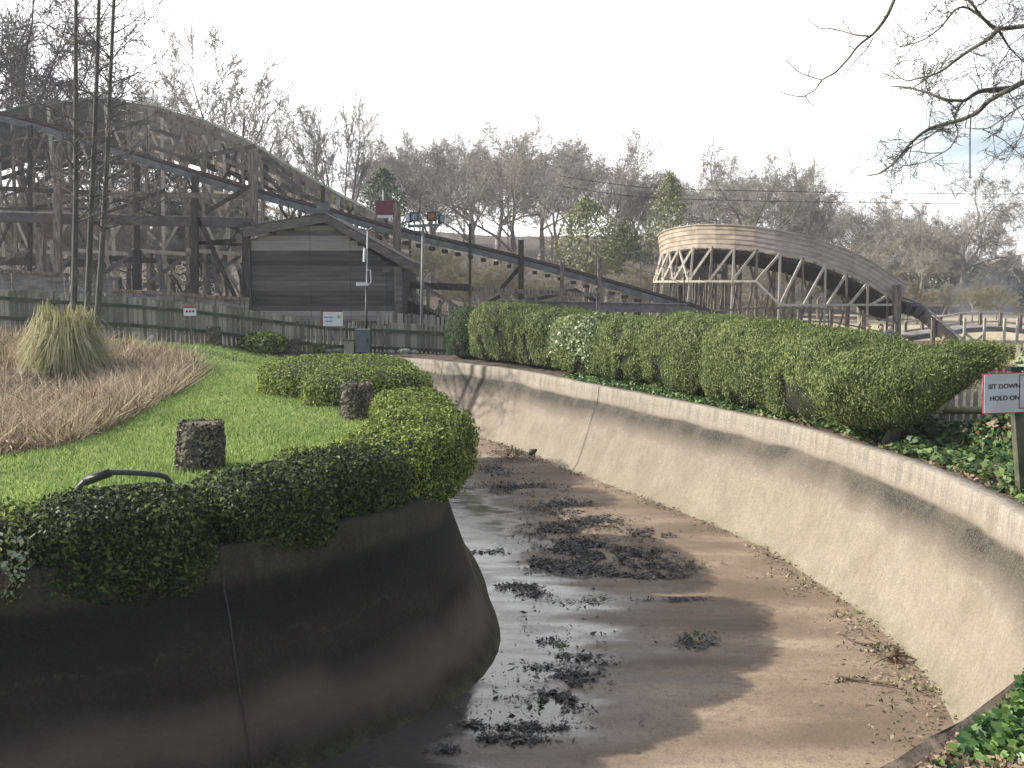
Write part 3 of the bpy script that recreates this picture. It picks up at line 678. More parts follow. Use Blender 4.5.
def stick(px, r, label, z=.02):
    pts = [PZ(u, v, ZF+z+.02*random.random()) for u, v in px]
    o = MB().tube([Vector(x) for x in catmull([tuple(p) for p in pts], .05)], r, 6).build('fallen_stick', M['stick'], None, True); tag(o, label, 'stick', 'sticks on the channel floor')
stick([(836,676),(852,679),(868,681),(898,686)], .012, 'dark thin stick on the dry floor below the root lump')
stick([(843,636),(860,643),(880,645)], .008, 'pale thin stick pointing at the root lump')
stick([(508,455),(511,450),(512,446)], .03, 'short upright stick at the far leaf drift', .08)
pl = PZ(893,662,ZF); root = empty('root_lump', pl, 'knobbly brown root lump among dry leaves near the beige wall', 'root')
V = []; Fc = []
for i in range(11):
    for j in range(14):
        th = math.pi*i/10; ph = 2*math.pi*j/14; d = Vector((math.sin(th)*math.cos(ph)*.06, math.sin(th)*math.sin(ph)*.05, math.cos(th)*.07)); V.append(pl+Vector((0,0,.05))+d*(1+.9*mn.noise(d*30)))
for i in range(10):
    for j in range(14): Fc.append([i*14+j, (i+1)*14+j, (i+1)*14+(j+1) % 14, i*14+(j+1) % 14])
link('root_ball', raw(V, Fc), M['stick'], root, True)
for k in range(7):
    a = k*.9; MB().tube([pl+Vector((0,0,.06)), pl+Vector((math.cos(a)*.12, math.sin(a)*.12, .06)), pl+Vector((math.cos(a)*.25, math.sin(a)*.22, .015))], [.014,.009,.004], 5).build('root', M['stick'], root)
pl = PZ(533,455,ZF); o = MB().tube([pl+Vector((-.08,0,.06)), pl+Vector((.08,.02,.06))], [.07,.07], 10).build('short_log', M['black'], None, True); tag(o, 'short black log at the far end of the leaf drift', 'log')

# ------------------------------------------------------------ fences
def fence(name, pts, hgt, m, label, group=None, pitch=.115, pw=.08, rail=(.3,.85), railm='rail_moss', posts=1.8, side=-1, zoff=0, log=False, postm='rail_moss', pointed=False):
    P0 = catmull(pts, .02); d = np.concatenate([[0], np.cumsum(np.hypot(*np.diff(P0, axis=0).T))]); Lg = d[-1]
    at = lambda s: (np.interp(s, d, P0[:,0]), np.interp(s, d, P0[:,1]))
    a = at(0); root = empty(name, (a[0], a[1], gz(*a)), label, 'fence', group)
    zo = zoff if callable(zoff) else (lambda q: zoff)
    nb = max(1, int(round(Lg/posts)))
    for k in range(nb):
        s0, s1 = Lg*k/nb, Lg*(k+1)/nb; mb = MB(); s = s0
        while s < s1-.01:
            x, y = at(s); x2, y2 = at(s+.02); rz = math.atan2(y2-y, x2-x); hh = hgt*(1+random.uniform(-.025,.025)); z = gz(x, y)+zo(x)
            ln = random.gauss(0,.012)
            mb.beam((x, y, z+.03), (x+ln*math.cos(rz), y+ln*math.sin(rz), z+hh), .02, pw, up=(math.cos(rz), math.sin(rz), 0)); s += pitch*random.uniform(.96,1.05)
        mb.build('picket_panel', m, root)
        x0, y0 = at(s0); x1, y1 = at(s1)
        tx, ty = x1-x0, y1-y0; l = math.hypot(tx, ty); nx, ny = ty/l*side, -tx/l*side
        for r_ in rail:
            A = Vector((x0+nx*.05, y0+ny*.05, gz(x0, y0)+zo(x0)+hgt*r_)); B = Vector((x1+nx*.05, y1+ny*.05, gz(x1, y1)+zo(x1)+hgt*r_))
            if log: MB().tube([A, (A+B)/2, B], .055, 8).build('rail', M[railm], root, True)
            else: beam('rail', A, B, .05, .09, M[railm], root)
        for (x, y) in ((x0, y0),)+(((x1, y1),) if k == nb-1 else ()):
            MB().box((x-nx*.08, y-ny*.08, gz(x, y)+zo(x)+hgt*.5), (.1,.1,hgt*1.02), math.atan2(ty, tx)).build('post', M[postm], root)
    return root
FG = 'picket fences round the ride'
fA, fB = (-13.8,25.3), (-1.7,28.9)
fence('picket_fence', [(-17,24.7), fA, (-9.5,26.3), (-6,27.5), (-4,28.4), fB], 1.12, M['picket'], 'long mossy picket fence running behind the lawn to the hedge', FG, rail=(.36,.8), side=1, zoff=lambda q: -.3*sst(-10,-3,q))
fence('picket_fence', [(-19,29),(-15,29.5),(-11.9,30.5)], 1.55, M['wood_grey'], 'dark grey board fence stepping up behind the tussock clump', FG, pitch=.12, pw=.11, rail=(.97,), side=1, railm='wood')
fence('picket_fence', [(-11.9,29.8),(-9.8,29.9),(-7.9,30.2)], 1.15, M['wood_grey'], 'short grey board fence behind the little red topped notice', FG, pitch=.12, pw=.11, rail=(.97,), side=1, railm='wood', zoff=.05)
fence('picket_fence', [(-4.0,30.0),(-2.6,30.2),(-.9,30.4)], 1.05, M['picket_grey'], 'pale grey picket fence below the stairs beside the shed', FG, rail=(.5,), side=1, railm='picket_grey')
fence('picket_fence', [(4.9,15.6),(5.4,15.1),(6.0,14.5),(6.9,13.9),(7.9,13.3),(9.5,12.5)], 1.12, M['picket_pale'], 'pale sunlit picket fence with a half round rail under the leaning conifer', FG, pitch=.1, pw=.062, rail=(.25,.83), railm='log', log=True, side=1, zoff=lambda q: -.15+.2*sst(5.8,7,q), postm='picket_pale', posts=1.6)

# ------------------------------------------------------------ shed
def shed():
    Y = 31.2; z0 = gz(-6,31); X0 = P(250,300,Y).x; X1 = P(402,300,Y).x
    apex = P(323,219,Y); le = P(250,240,Y); re = P(402,272,Y); D = 4.5
    root = empty('timber_shed', ((X0+X1)/2, Y, z0), 'dark grey clapboard shed with a low lopsided gable', 'shed')
    MB().prism([(X0,Y+.06,z0-.3),(X1,Y+.06,z0-.3),(X1,Y+.06,re.z),(apex.x,Y+.06,apex.z),(X0,Y+.06,le.z)], (0,D,0)).build('wall', M['wood_dark'], root)
    def topz(x): return le.z+(apex.z-le.z)*(x-X0)/(apex.x-X0) if x < apex.x else apex.z+(re.z-apex.z)*(x-apex.x)/(X1-apex.x)
    seams = [X0, P(305,0,Y).x, P(346,0,Y).x, P(383,0,Y).x, X1]
    for a, b in zip(seams, seams[1:]):
        mb = MB(); z = z0-.2
        while z < max(topz(a), topz(b), topz((a+b)/2)):
            xa, xb = a+.006, b-.006
            # clip the board to the gable
            xs_ = [x for x in np.linspace(xa, xb, 40) if topz(x) > z+.1]
            if xs_:
                jig = random.uniform(-.006,.006)
                mb.beam((min(xs_), Y+.035+jig, z+.085), (max(xs_), Y+.035+jig, z+.085), .028, .15, up=(0,-.14,1))
            z += .155
        mb.build('clapboard_panel', M['clap'], root)
    for p, q_ in (((X0-.15), apex), (None, None)):
        pass
    ov = .45; l2 = P(243,231,Y-.3); r2 = P(413,266,Y-.3); a2 = P(324,215,Y-.3)
    MB().prism([l2+Vector((0,0,.1)), a2+Vector((0,0,.03)), a2+Vector((0,0,-.22)), l2+Vector((0,0,-.18))], (0,.06,0)).build('bargeboard', M['fascia'], root)
    MB().prism([a2+Vector((.002,0,.03)), r2+Vector((0,0,.08)), r2+Vector((0,0,-.2)), a2+Vector((.002,0,-.22))], (0,.06,0)).build('bargeboard', M['fascia'], root)
    for A, B in ((l2, a2), (a2, r2)):
        mb = MB(); u = Vector((0,0,1)); A = A+Vector((0,0,.1 if A is l2 else .035)); B = B+Vector((0,0,.08 if B is r2 else .035))
        mb.prism([A, B, B+Vector((0,0,.04)), A+Vector((0,0,.04))], (0,D-.3,0)); mb.build('roof', M['wood_dark'], root)
    beam('corner_board', (X0-.02,Y,z0-.2),(X0-.02,Y,le.z),.16,.16,M['wood_dark'],root)
    q0 = P(398,268,Y-.2); beam('corner_post', (q0.x,q0.y,z0-.1), q0, .22,.18, M['fascia'], root)
    beam('lintel', P(383,271,Y-.05), P(408,266,Y-.05), .06,.12, M['fascia'], root)
shed()

# ------------------------------------------------------------ steel slope track
def slope_track():
    line = lambda u: np.interp(u, [-120,0,60,130,250,330,400,470,560,640,700,730], [92,118,133,157,194,215,235,250,272,294.5,312,322])
    Yd = lambda u: np.interp(u, [-120,330,700], [33.2,35.6,38.0])
    root = empty('steel_slope_track', P(200, 300, 34.6).xy.to_3d(), 'long dark steel track sloping down past the shed roof to the hedge', 'ride track')
    us = list(range(-120,731,50)); pt = [P(u, line(u), Yd(u)) for u in us]
    for a, b in zip(pt, pt[1:]):
        beam('side_girder', a, b, .1, .2, M['girder_grey'], root)
        beam('track_bed', a+Vector((0,.55,.17)), b+Vector((0,.55,.17)), 1.2, .08, M['track_top'], root)
        beam('kerb_rail', a+Vector((0,.02,.2)), b+Vector((0,.02,.2)), .08, .1, M['track_top'], root)
    mb = MB()
    for u in range(405,700,13):
        a = P(u, line(u)+6, Yd(u)); mb.box(a+Vector((0,.5,-.02)), (.16,1.1,.12))
    mb.build('sleeper_row', M['wood_dark'], root)
    for u, v0, v1, w in ((397,203,270,.26),(521,240,300,.2),(562,262,306,.14),(600,258,306,.16),(470,224,330,.09),(680,285,330,.16),(253,150,235,.28),(195,175,330,.2),(323,186,205,.12),(137,165,300,.14),(30,125,290,.12)):
        y = Yd(u)-.15; beam('post', P(u, v1, y), P(u, v0, y), w, w, M['wood'] if u in (397,253,600,562) else M['wood_dark'], root)
    for u0, v0, u1, v1 in ((500,290,521,266),(520,303,575,290),(575,290,600,303),(625,304,658,328),(440,330,500,296)):
        beam('brace', P(u0, v0, Yd(u0)+.1), P(u1, v1, Yd(u1)+.1), .1, .14, M['wood_dark'], root)
    # handrail mesh above the lower run
    for k, dv in enumerate((-40,-30)):
        for u in range(400,690,40):
            beam('hand_wire', P(u, line(u)+dv-2+(u-400)*.03, Yd(u)+1.1), P(u+40, line(u+40)+dv-2+(u-360)*.03, Yd(u+40)+1.1), .02,.02, M['wood'], root)
    for u in range(420,690,44): beam('rail_post', P(u, line(u)-4, Yd(u)+1.1), P(u, line(u)-42+(u-400)*.03, Yd(u)+1.1), .05,.05, M['wood'], root)
    # junction box and panel on the track
    MB().box(P(323,207,34.8), (.42,.2,.26)).build('junction_box', M['girder_grey'], root)
    # lower girder
    g = empty('lower_girder', P(610,303,35).xy.to_3d()+Vector((0,0,gz(3.4,35))), 'blue grey steel girder lying level just above the hedge', 'girder')
    beam('web', P(500,305,35), P(686,309,35), .12, .3, M['girder_grey'], g); 
    beam('top_flange', P(500,305,35)+Vector((0,0,.165)), P(686,309,35)+Vector((0,0,.165)), .3,.03, M['girder_grey'], g)
    for u in (520,672): p = P(u, 308, 35); beam('leg', (p.x, p.y+.2, gz(p.x, p.y)), p+Vector((0,.2,-.05)), .2,.2, M['wood_dark'], g)
    h = empty('level_handrail', P(500,292,34).xy.to_3d(), 'thin grey level handrail crossing in front of the sloping track', 'handrail')
    beam('rail', P(404,286,34), P(600,295,34), .08, .15, M['wood'], h)
    for u in (406,470,536,598): p = P(u, 292, 34.1); beam('post', (p.x, p.y, gz(p.x, p.y)), p, .1,.1, M['wood'], h)
slope_track()
# red box, bunting
p = P(386,208,36.2); o = MB().box(p, (.7,.45,.5)).build('red_sign_box', M['redbox'], None); tag(o, 'faded maroon sign box mounted on the sloping track', 'sign')
MB().box(p+Vector((0,-.12,-.32)), (.55,.3,.1)).build('white_base', M['white'], o)
MB().tube([p+Vector((-.1,0,.25)), p+Vector((-.1,0,.62))], .022, 8).build('beacon', M['white'], o)
beam('bracket', p+Vector((0,.1,-1.1)), p+Vector((0,.1,-.3)), .12,.12, M['wood'], o)
k = 0
for (u0, v0, u1, v1, n, lab) in ((284,178,322,190,9,'string of small faded triangular flags on the coaster above the shed'),(326,190,366,208,9,'second string of faded flags further down the coaster slope'),(205,140,222,172,4,'short string of small flags high among the coaster braces')):
    Yb = 37; root = empty('bunting', P(u0, v0, Yb), lab, 'bunting', 'strings of flags on the coaster')
    MB().tube([P(u0, v0, Yb), P((u0+u1)/2, (v0+v1)/2+1.5, Yb), P(u1, v1, Yb)], .012, 5).build('cord', M['wood'], root)
    for i in range(n):
        t = (i+.5)/n; c = P(u0+(u1-u0)*t, v0+(v1-v0)*t+1, Yb); nm = ('flag_yellow','flag_pink','flag_green','flag_white')[(i*3+k) % 4]
        MB().prism([c+Vector((-.07,0,0)), c+Vector((.07,0,0)), c+Vector((.01,.02,-.3))], (0,.006,0)).build('flag', M[nm], root)
    k += 1

# ------------------------------------------------------------ old wooden coaster on the left
def coaster():
    top = lambda u: np.interp(u, [-130,-60,0,30,60,95,130,155,200,250,290,330,370,410], [150,132,114,104,103,98,102,106,119,142,167,190,211,232])
    Yt = lambda u: np.interp(u, [-130,130,410], [46,45,38.5])
    root = empty('wooden_roller_coaster', P(100,300,43).xy.to_3d()+Vector((0,0,gz(-18,43))), 'big weathered wooden roller coaster hill behind the dark shed', 'roller coaster')
    us = list(range(-130,411,15)); n = 0
    # boarded screen along the crest
    V = MB()
    for a, b in zip(us, us[1:]):
        A = P(a, top(a), Yt(a)); B = P(b, top(b), Yt(b)); dp = np.interp((a+b)/2, [-130,100,200,260,330,410], [2.6,2.4,2.0,1.6,.95,.3])
        mb = MB(); rows = 6
        for r_ in range(rows):
            z = -dp*(r_+.5)/rows; j = random.uniform(-.02,.02); mb.beam(A+Vector((0,j,z)), B+Vector((0,j,z)), .05, dp/rows-.015)
        mb.build('screen_panel', M['screen'], root)
        beam('crest_rail', A+Vector((0,0,.05)), B+Vector((0,0,.05)), .07,.06, M['screen_edge'], root)
    # track ledgers below the screen
    for off, w, m in ((30,.1,'wood'),(45,.14,'wood'),(62,.16,'wood_dark'),(80,.1,'wood'),(98,.12,'wood_dark')):
        for a, b in zip(us[::2], us[2::2]):
            f = lambda u: top(u)+off*np.interp(u,[-130,150,260,410],[1.1,1,.7,.25])
            beam('ledger', P(a, f(a), Yt(a)-1.2), P(b, f(b), Yt(b)-1.2), .12, w, M[m], root)
    # rear row of posts and braces
    ps = list(range(-120,400,19)); 
    for i, u in enumerate(ps):
        y = Yt(u)-1.4; p = P(u+random.uniform(-3,3), top(u)+4, y); g_ = gz(p.x, p.y)
        beam('post', (p.x+random.uniform(-.2,.2), p.y, g_), p, .12,.12, M['wood'] if i % 3 else M['wood_pale'], root)
    def br(u0, v0, u1, v1, Y, w=.13, m='wood', nm='brace'):
        beam(nm, P(u0, v0, Y), P(u1, v1, Y+.08), .08, w, M[m], root)
    rr = random.Random(4)
    for i, (u, u2) in enumerate(zip(ps, ps[1:])):
        for t0, t1 in ((.04,.28),(.28,.52),(.52,.76),(.76,.98)):
            b0 = 292; y = Yt(u)-1.5
            v0, v1 = top(u)+8+(b0-top(u))*t0, top(u)+8+(b0-top(u))*t1
            if rr.random() < .62: br(u, v0, u2, v1, y, .09, rr.choice(('wood','wood_dark','wood_pale')))
            if rr.random() < .4: br(u, v1, u2, v0, y-.15, .09, rr.choice(('wood','wood','wood_dark')))
    # diagonal boards read off the crest side
    for l in ((155,110,205,148),(155,112,205,127),(205,130,258,157),(180,160,256,146),(258,150,292,176),(205,148,205,172),(150,128,180,138),(264,172,285,196),(262,158,300,190),(280,185,330,205),(150,146,190,160),(225,160,258,172),(140,140,150,160),(0,140,40,155),(10,150,60,170),(60,130,150,122)):
        br(*l, 36.6, .15, 'wood' if l[0] % 2 else 'fascia', 'diagonal_board')
    return root
root_c = coaster()
def front_frame():
    """level girders, posts and A-frames under the slope, nearer than the hill"""
    root = empty('timber_trestle', P(150,300,32.5).xy.to_3d()+Vector((0,0,gz(-11,32.5))), 'dark braced trestle with a red brown girder joined beside the shed wall', 'trestle')
    b = lambda u0, v0, u1, v1, Y, w, h_, m, nm: beam(nm, P(u0, v0, Y), P(u1, v1, Y), w, h_, M[m], root)
    b(-100,215,252,223,32,.3,.3,'girder','girder'); b(-100,209,252,219,32.6,.3,.06,'wood_pale','girder_flange')
    b(98,193,252,197,32.3,.16,.15,'wood','beam'); b(-100,184,100,193,33,.16,.14,'wood_dark','beam'); b(-100,208,100,209,34,.1,.08,'girder','beam')
    b(236,0+240,196,243,32.4,.1,.1,'wood_dark','beam'); b(195,243,252,245,32.4,.1,.09,'wood_dark','beam')
    for u, v0, v1, w, m in ((195,215,330,.19,'wood_dark'),(246,222,335,.2,'wood_dark'),(58,150,300,.2,'wood'),(41,228,305,.22,'wood'),(137,250,300,.22,'black'),(-40,180,320,.2,'wood_dark')):
        b(u, v1, u, v0, 31.8, w, w, m, 'post')
    b(198,218,246,320,31.9,.1,.12,'wood_dark','brace'); b(205,213,250,186,32.2,.1,.12,'wood_dark','brace'); b(130,205,175,222,32.2,.1,.1,'wood_dark','brace'); b(0,262,28,250,32.2,.1,.1,'wood','brace'); b(222,222,250,237,32,.12,.12,'wood_dark','brace'); b(100,215,165,190,32.2,.08,.1,'wood_dark','brace')
    b(-100,258,110,264,38,.4,.3,'wood_dark','beam'); b(100,258,180,262,37,.3,.2,'wood_dark','beam')
front_frame()
def aframe(i, u, lab):
    Y = 35.5; root = empty('braced_a_frame', P(u, 295, Y).xy.to_3d()+Vector((0,0,gz(P(u,295,Y).x, Y))), lab, 'timber frame', 'pale braced frames under the coaster')
    b = lambda u0, v0, u1, v1, w, m, nm, dy=0: beam(nm, P(u0, v0, Y+dy), P(u1, v1, Y+dy), w*.6, w, M[m], root)
    b(u+4,292,u-4,240,.2,'girder_grey','leg'); b(u+9,292,u+3,240,.12,'wood_pale','leg',.4)
    b(u-28,250,u+26,254,.13,'wood_pale','cross_beam',-.1); b(u-4,252,u+24,285,.1,'wood_pale','brace',.2); b(u+26,256,u-24,292,.12,'girder_grey','brace',.1)
    b(u-26,255,u-2,240,.1,'wood','brace',.3); b(u+18,225,u+2,252,.09,'wood_pale','brace',.5); b(u-12,232,u+4,248,.08,'wood_pale','brace',.5)
for i, (u, lab) in enumerate(((102,'grey blue braced frame close to the three thin trunks'),(160,'grey blue braced frame midway between the thin trunks and the shed'),(214,'grey blue braced frame standing next to the dark shed'),(48,'pale braced frame behind the tussock clump, seen through branches'))): aframe(i, u, lab)
# stairs beside the shed
def stairs():
    Y = 33; root = empty('timber_stairs', P(425,330,Y).xy.to_3d(), 'dark timber stairs with handrails between the shed and the hedge', 'stairs')
    b = lambda u0, v0, u1, v1, w, h_, m, nm, dy=0: beam(nm, P(u0, v0, Y+dy), P(u1, v1, Y+dy), w, h_, M[m], root)
    b(402,272,462,310,.06,.1,'wood','handrail'); b(404,296,455,322,.06,.1,'wood','handrail',-.3)
    b(404,303,458,330,.2,.3,'wood_dark','stringer'); b(404,300,446,318,.9,.06,'wood_dark','tread_run',.5)
    for u, v0, v1 in ((404,270,330),(428,288,325),(452,304,330),(415,292,325),(440,300,330)): b(u, v1, u, v0, .1,.1,'wood','post')
    b(420,330,445,300,.08,.08,'wood','brace'); b(408,285,470,287,.5,.2,'wood_dark','landing',.8); b(405,330,420,306,.08,.08,'wood','brace',.2)
stairs()

# ------------------------------------------------------------ banked turn on the right
def turn():
    ctr = [(9.3,49.5),(7.6,48.0),(6.75,45.8),(6.9,43.6),(7.9,41.9),(9.6,41.0),(12,40.7),(14.2,40.9),(16.1,41.3)]
    cv = catmull(ctr, .45); s = np.concatenate([[0], np.cumsum(np.hypot(*np.diff(cv, axis=0).T))]); L = s[-1]
    # top heights read against depth
    tz = [4.1,4.15,4.2,4.4,4.5,4.4,3.95,3.15,2.05]
    ks = [float(np.interp(np.argmin(np.hypot(cv[:,0]-a, cv[:,1]-b_)), range(len(s)), s)) for a, b_ in ctr]
    zt = lambda q: float(np.interp(q, ks, tz)); at = lambda q: Vector((np.interp(q, s, cv[:,0]), np.interp(q, s, cv[:,1]), 0))
    def nrm(q): t = at(min(L, q+.05))-at(max(0, q-.05)); t.normalize(); return Vector((t.y, -t.x, 0))
    root = empty('banked_turn', at(L*.5)+Vector((0,0,gz(9.6,41))), 'banked wooden coaster turn with a tan boarded outer skirt on raking posts', 'roller coaster')
    n = 22
    for i in range(n):
        a, b_ = L*i/n, L*(i+1)/n; mb = MB(); rows = 5; H_ = .95
        for r_ in range(rows):
            f = (r_+.5)/rows
            pa = at(a)+nrm(a)*.12*(1-f)+Vector((0,0,zt(a)-H_*f)); pb = at(b_)+nrm(b_)*.12*(1-f)+Vector((0,0,zt(b_)-H_*f))
            mb.beam(pa, pb, .04, H_/rows-.001)
        mb.build('skirt_panel', M['wood_tan'] if i < n*.6 else M['skirt_grey_sunlit'], root)
        A = at(a)-nrm(a)*.15+Vector((0,0,zt(a)-H_-.05)); B = at(b_)-nrm(b_)*.15+Vector((0,0,zt(b_)-H_-.05))
        MB().prism([A, A-nrm(a)*1.5+Vector((0,0,-.45)), B-nrm(b_)*1.5+Vector((0,0,-.45)), B], (0,0,-.14)).build('track_deck', M['wood_dark'], root)
        beam('capping', at(a)+nrm(a)*.12+Vector((0,0,zt(a))), at(b_)+nrm(b_)*.12+Vector((0,0,zt(b_))), .1,.05, M['wood_tan'] if i < n*.6 else M['skirt_grey_sunlit'], root)
    m = 19; prev = None
    for i in range(m):
        q = L*(i+.2)/m; o = at(q)+Vector((0,0,zt(q)-.9)); ft = o+nrm(q)*(.55 if i < 12 else .1); ft.z = gz(ft.x, ft.y)
        back = at(q)-nrm(q)*1.5; bt = Vector((back.x, back.y, zt(q)-1.4)); bf = Vector((back.x, back.y, gz(back.x, back.y)))
        beam('raking_post', ft, o, .08,.08, M['wood_pale'] if i % 2 else M['wood'], root); beam('post', bf, bt, .1,.1, M['wood'], root)
        w_ = at(q)+nrm(q)*.3; w_.z = 2.05+.1 if i < 13 else 1.2
        if prev:
            beam('waling', prev[0], w_, .06,.09, M['wood_pale'], root)
            if i < 10: beam('brace', prev[1], w_+Vector((0,0,0)), .06,.1, M['wood_pale'], root); 
            beam('brace', prev[0], Vector((o.x, o.y, o.z)), .06,.1, M['wood_pale'], root)
            beam('brace', prev[2], bt, .07,.1, M['wood'], root); beam('brace', prev[3]+Vector((0,0,1)), bt+Vector((0,0,-1)), .07,.1, M['wood'], root)
        prev = (w_, o, bf, bt)
    # falling track after the turn
    e = at(L)+Vector((0,0,zt(L))); pa = [e+Vector((-1.4,.5,-.35)), e+Vector((0,.35,-.85)), P(917,311,41.0), P(940,330,40.6), P(975,360,40)]
    cc = catmull([tuple(x) for x in pa], .25)
    for a, b_ in zip(cc, cc[1:]):
        a = Vector(a); b_ = Vector(b_); beam('falling_track', a, b_, .9, .42, M['wood_dark'], root); beam('falling_rail', a+Vector((0,-.4,.26)), b_+Vector((0,-.4,.26)), .08,.07, M['girder_grey'], root)
    p = P(897,350,40.9); beam('post', (p.x,p.y,gz(p.x,p.y)), P(897,285,40.9), .28,.2, M['wood'], root)
    p = P(933,350,40.3); beam('post', (p.x,p.y,gz(p.x,p.y)), P(933,318,40.3), .14,.14, M['wood'], root)
    # walkway rail
    r_ = empty('walkway_railing', P(800,330,39).xy.to_3d(), 'weathered post and rail walkway fence beneath the banked turn', 'railing')
    pr = [(700,312),(757,308),(800,308),(832,309),(864,315),(897,323)]
    pts = [P(u, v, 39) for u, v in pr]
    for a, b_ in zip(pts, pts[1:]): beam('rail', a, b_, .07,.07, M['wood'], r_); beam('rail', a+Vector((0,0,-.5)), b_+Vector((0,0,-.5)), .06,.06, M['wood'], r_)
    for p in pts: beam('post', (p.x, p.y+.06, gz(p.x, p.y)), p+Vector((0,.06,.05)), .12,.12, M['wood'], r_)
turn()
def bridge():
    root = empty('arched_boardwalk', P(1000,340,42).xy.to_3d()+Vector((0,0,gz(20,42))), 'pale arched boardwalk with tan railings at the far end of the hedge', 'boardwalk')
    f = lambda u: np.interp(u, [905,935,970,1000,1040,1100], [322,318,312.5,312.5,317,328])
    us = [905,922,940,960,980,1000,1020,1045,1075,1100]
    for a, b_ in zip(us, us[1:]):
        A, B = P(a, f(a), 44), P(b_, f(b_), 44)
        beam('handrail', A, B, .1,.1, M['wood_pale'], root); beam('lower_rail', A+Vector((0,.02,-.4)), B+Vector((0,.02,-.4)), .06,.08, M['wood_pale'], root)
        A2, B2 = P(a, f(a)+14, 42.4), P(b_, f(b_)+14, 42.4)
        beam('deck', A2+Vector((0,.9,-.05)), B2+Vector((0,.9,-.05)), 2.4,.12, M['wood_grey'], root)
        beam('edge_beam', A2+Vector((0,-.35,-.1)), B2+Vector((0,-.35,-.1)), .1,.2, M['wood_grey'], root)
        beam('post', A+Vector((0,-.07,-.75)), A+Vector((0,-.07,0)), .12,.12, M['wood'], root)
    for u in (965,985,1005,1018,1040): p = P(u, 318, 41.6); beam('post', (p.x, p.y, gz(p.x, p.y)), p, .09,.09, M['wood_pale'], root)
    beam('brace', P(965,333,41.6), P(985,350,41.6), .06,.1, M['wood_pale'], root); beam('brace', P(985,333,41.7), P(965,350,41.7), .06,.1, M['wood_pale'], root)
bridge()
# sandy patch behind the boardwalk
sp = [(14.5,44.5),(40,44.5),(44,62),(17,62)]
o = sheet('sandy_path', np.arange(14,46,1.2), np.arange(44,62,1.5), lambda x, y: gz(x, y)+.02, M['sand'], region=sp); tag(o, kind='structure')

# ------------------------------------------------------------ people far behind the hedge
def person(x, y, label, cloth, legs, yaw=0, hat=None):
    z = gz(x, y)+(-.4 if 'pink' in label else 0); root = empty('person', (x, y, z), label, 'person')
    J = [(0,0,.95),(0,0,1.2),(0,0,1.42),(0,0,1.52),(0,0,1.62),(0,-.01,1.74), (.1,0,.9),(.11,-.02,.5),(.11,0,.08),(.11,-.12,.03), (-.1,0,.9),(-.11,.0,.5),(-.11,.03,.08),(-.11,-.1,.03), (.19,0,1.4),(.26,.0,1.12),(.24,-.12,.88),(.23,-.17,.8), (-.19,0,1.4),(-.26,0,1.12),(-.25,-.1,.88),(-.24,-.15,.8)]
    E = [(0,1),(1,2),(2,3),(3,4),(4,5),(0,6),(6,7),(7,8),(8,9),(0,10),(10,11),(11,12),(12,13),(2,14),(14,15),(15,16),(16,17),(2,18),(18,19),(19,20),(20,21)]
    rad = [.14,.14,.15,.06,.085,.085,.1,.065,.045,.04,.1,.065,.045,.04,.07,.05,.04,.035,.07,.05,.04,.035]
    me = bpy.data.meshes.new('m'); cr, sr = math.cos(yaw), math.sin(yaw)
    me.from_pydata([(a*cr-b*sr, a*sr+b*cr, c) for a, b, c in J], E, []); me.materials.append(M[cloth])
    o = bpy.data.objects.new('body', me); C.objects.link(o); o.parent = root
    sk = o.modifiers.new('s', 'SKIN'); sb = o.modifiers.new('u', 'SUBSURF'); sb.levels = sb.render_levels = 1
    for i, v in enumerate(me.skin_vertices[0].data): v.radius = (rad[i], rad[i]*.85); v.use_root = (i == 0)
    MB().tube([(x, y-.01, z+1.56),(x, y-.01, z+1.62),(x, y-.01, z+1.7),(x, y-.01, z+1.78)], [.05,.088,.09,.05], 12).build('face', M['skin'], root, True)
    MB().tube([(x, y+.02, z+1.64),(x, y+.02, z+1.74),(x, y+.01, z+1.82)], [.1,.105,.05], 12).build('hair', M[hat or 'hair'], root, True)
for u, lab, cl, hat, yy in ((868,'person in a dark coat with a bare head, standing beyond the hedge','navy',None,38.2),(881,'person in black clothing and a dark hat behind the hedge','navy','black',38.4),(890,'person in a bright blue jacket beside the thick coaster post','bluecloth','navy',38.2),(944,'person in a pink top under the end of the falling track','pinkcloth',None,38.6)):
    p = P(u, 330, yy); person(p.x, yy, lab, cl, 'navy', random.uniform(-1,1), hat)

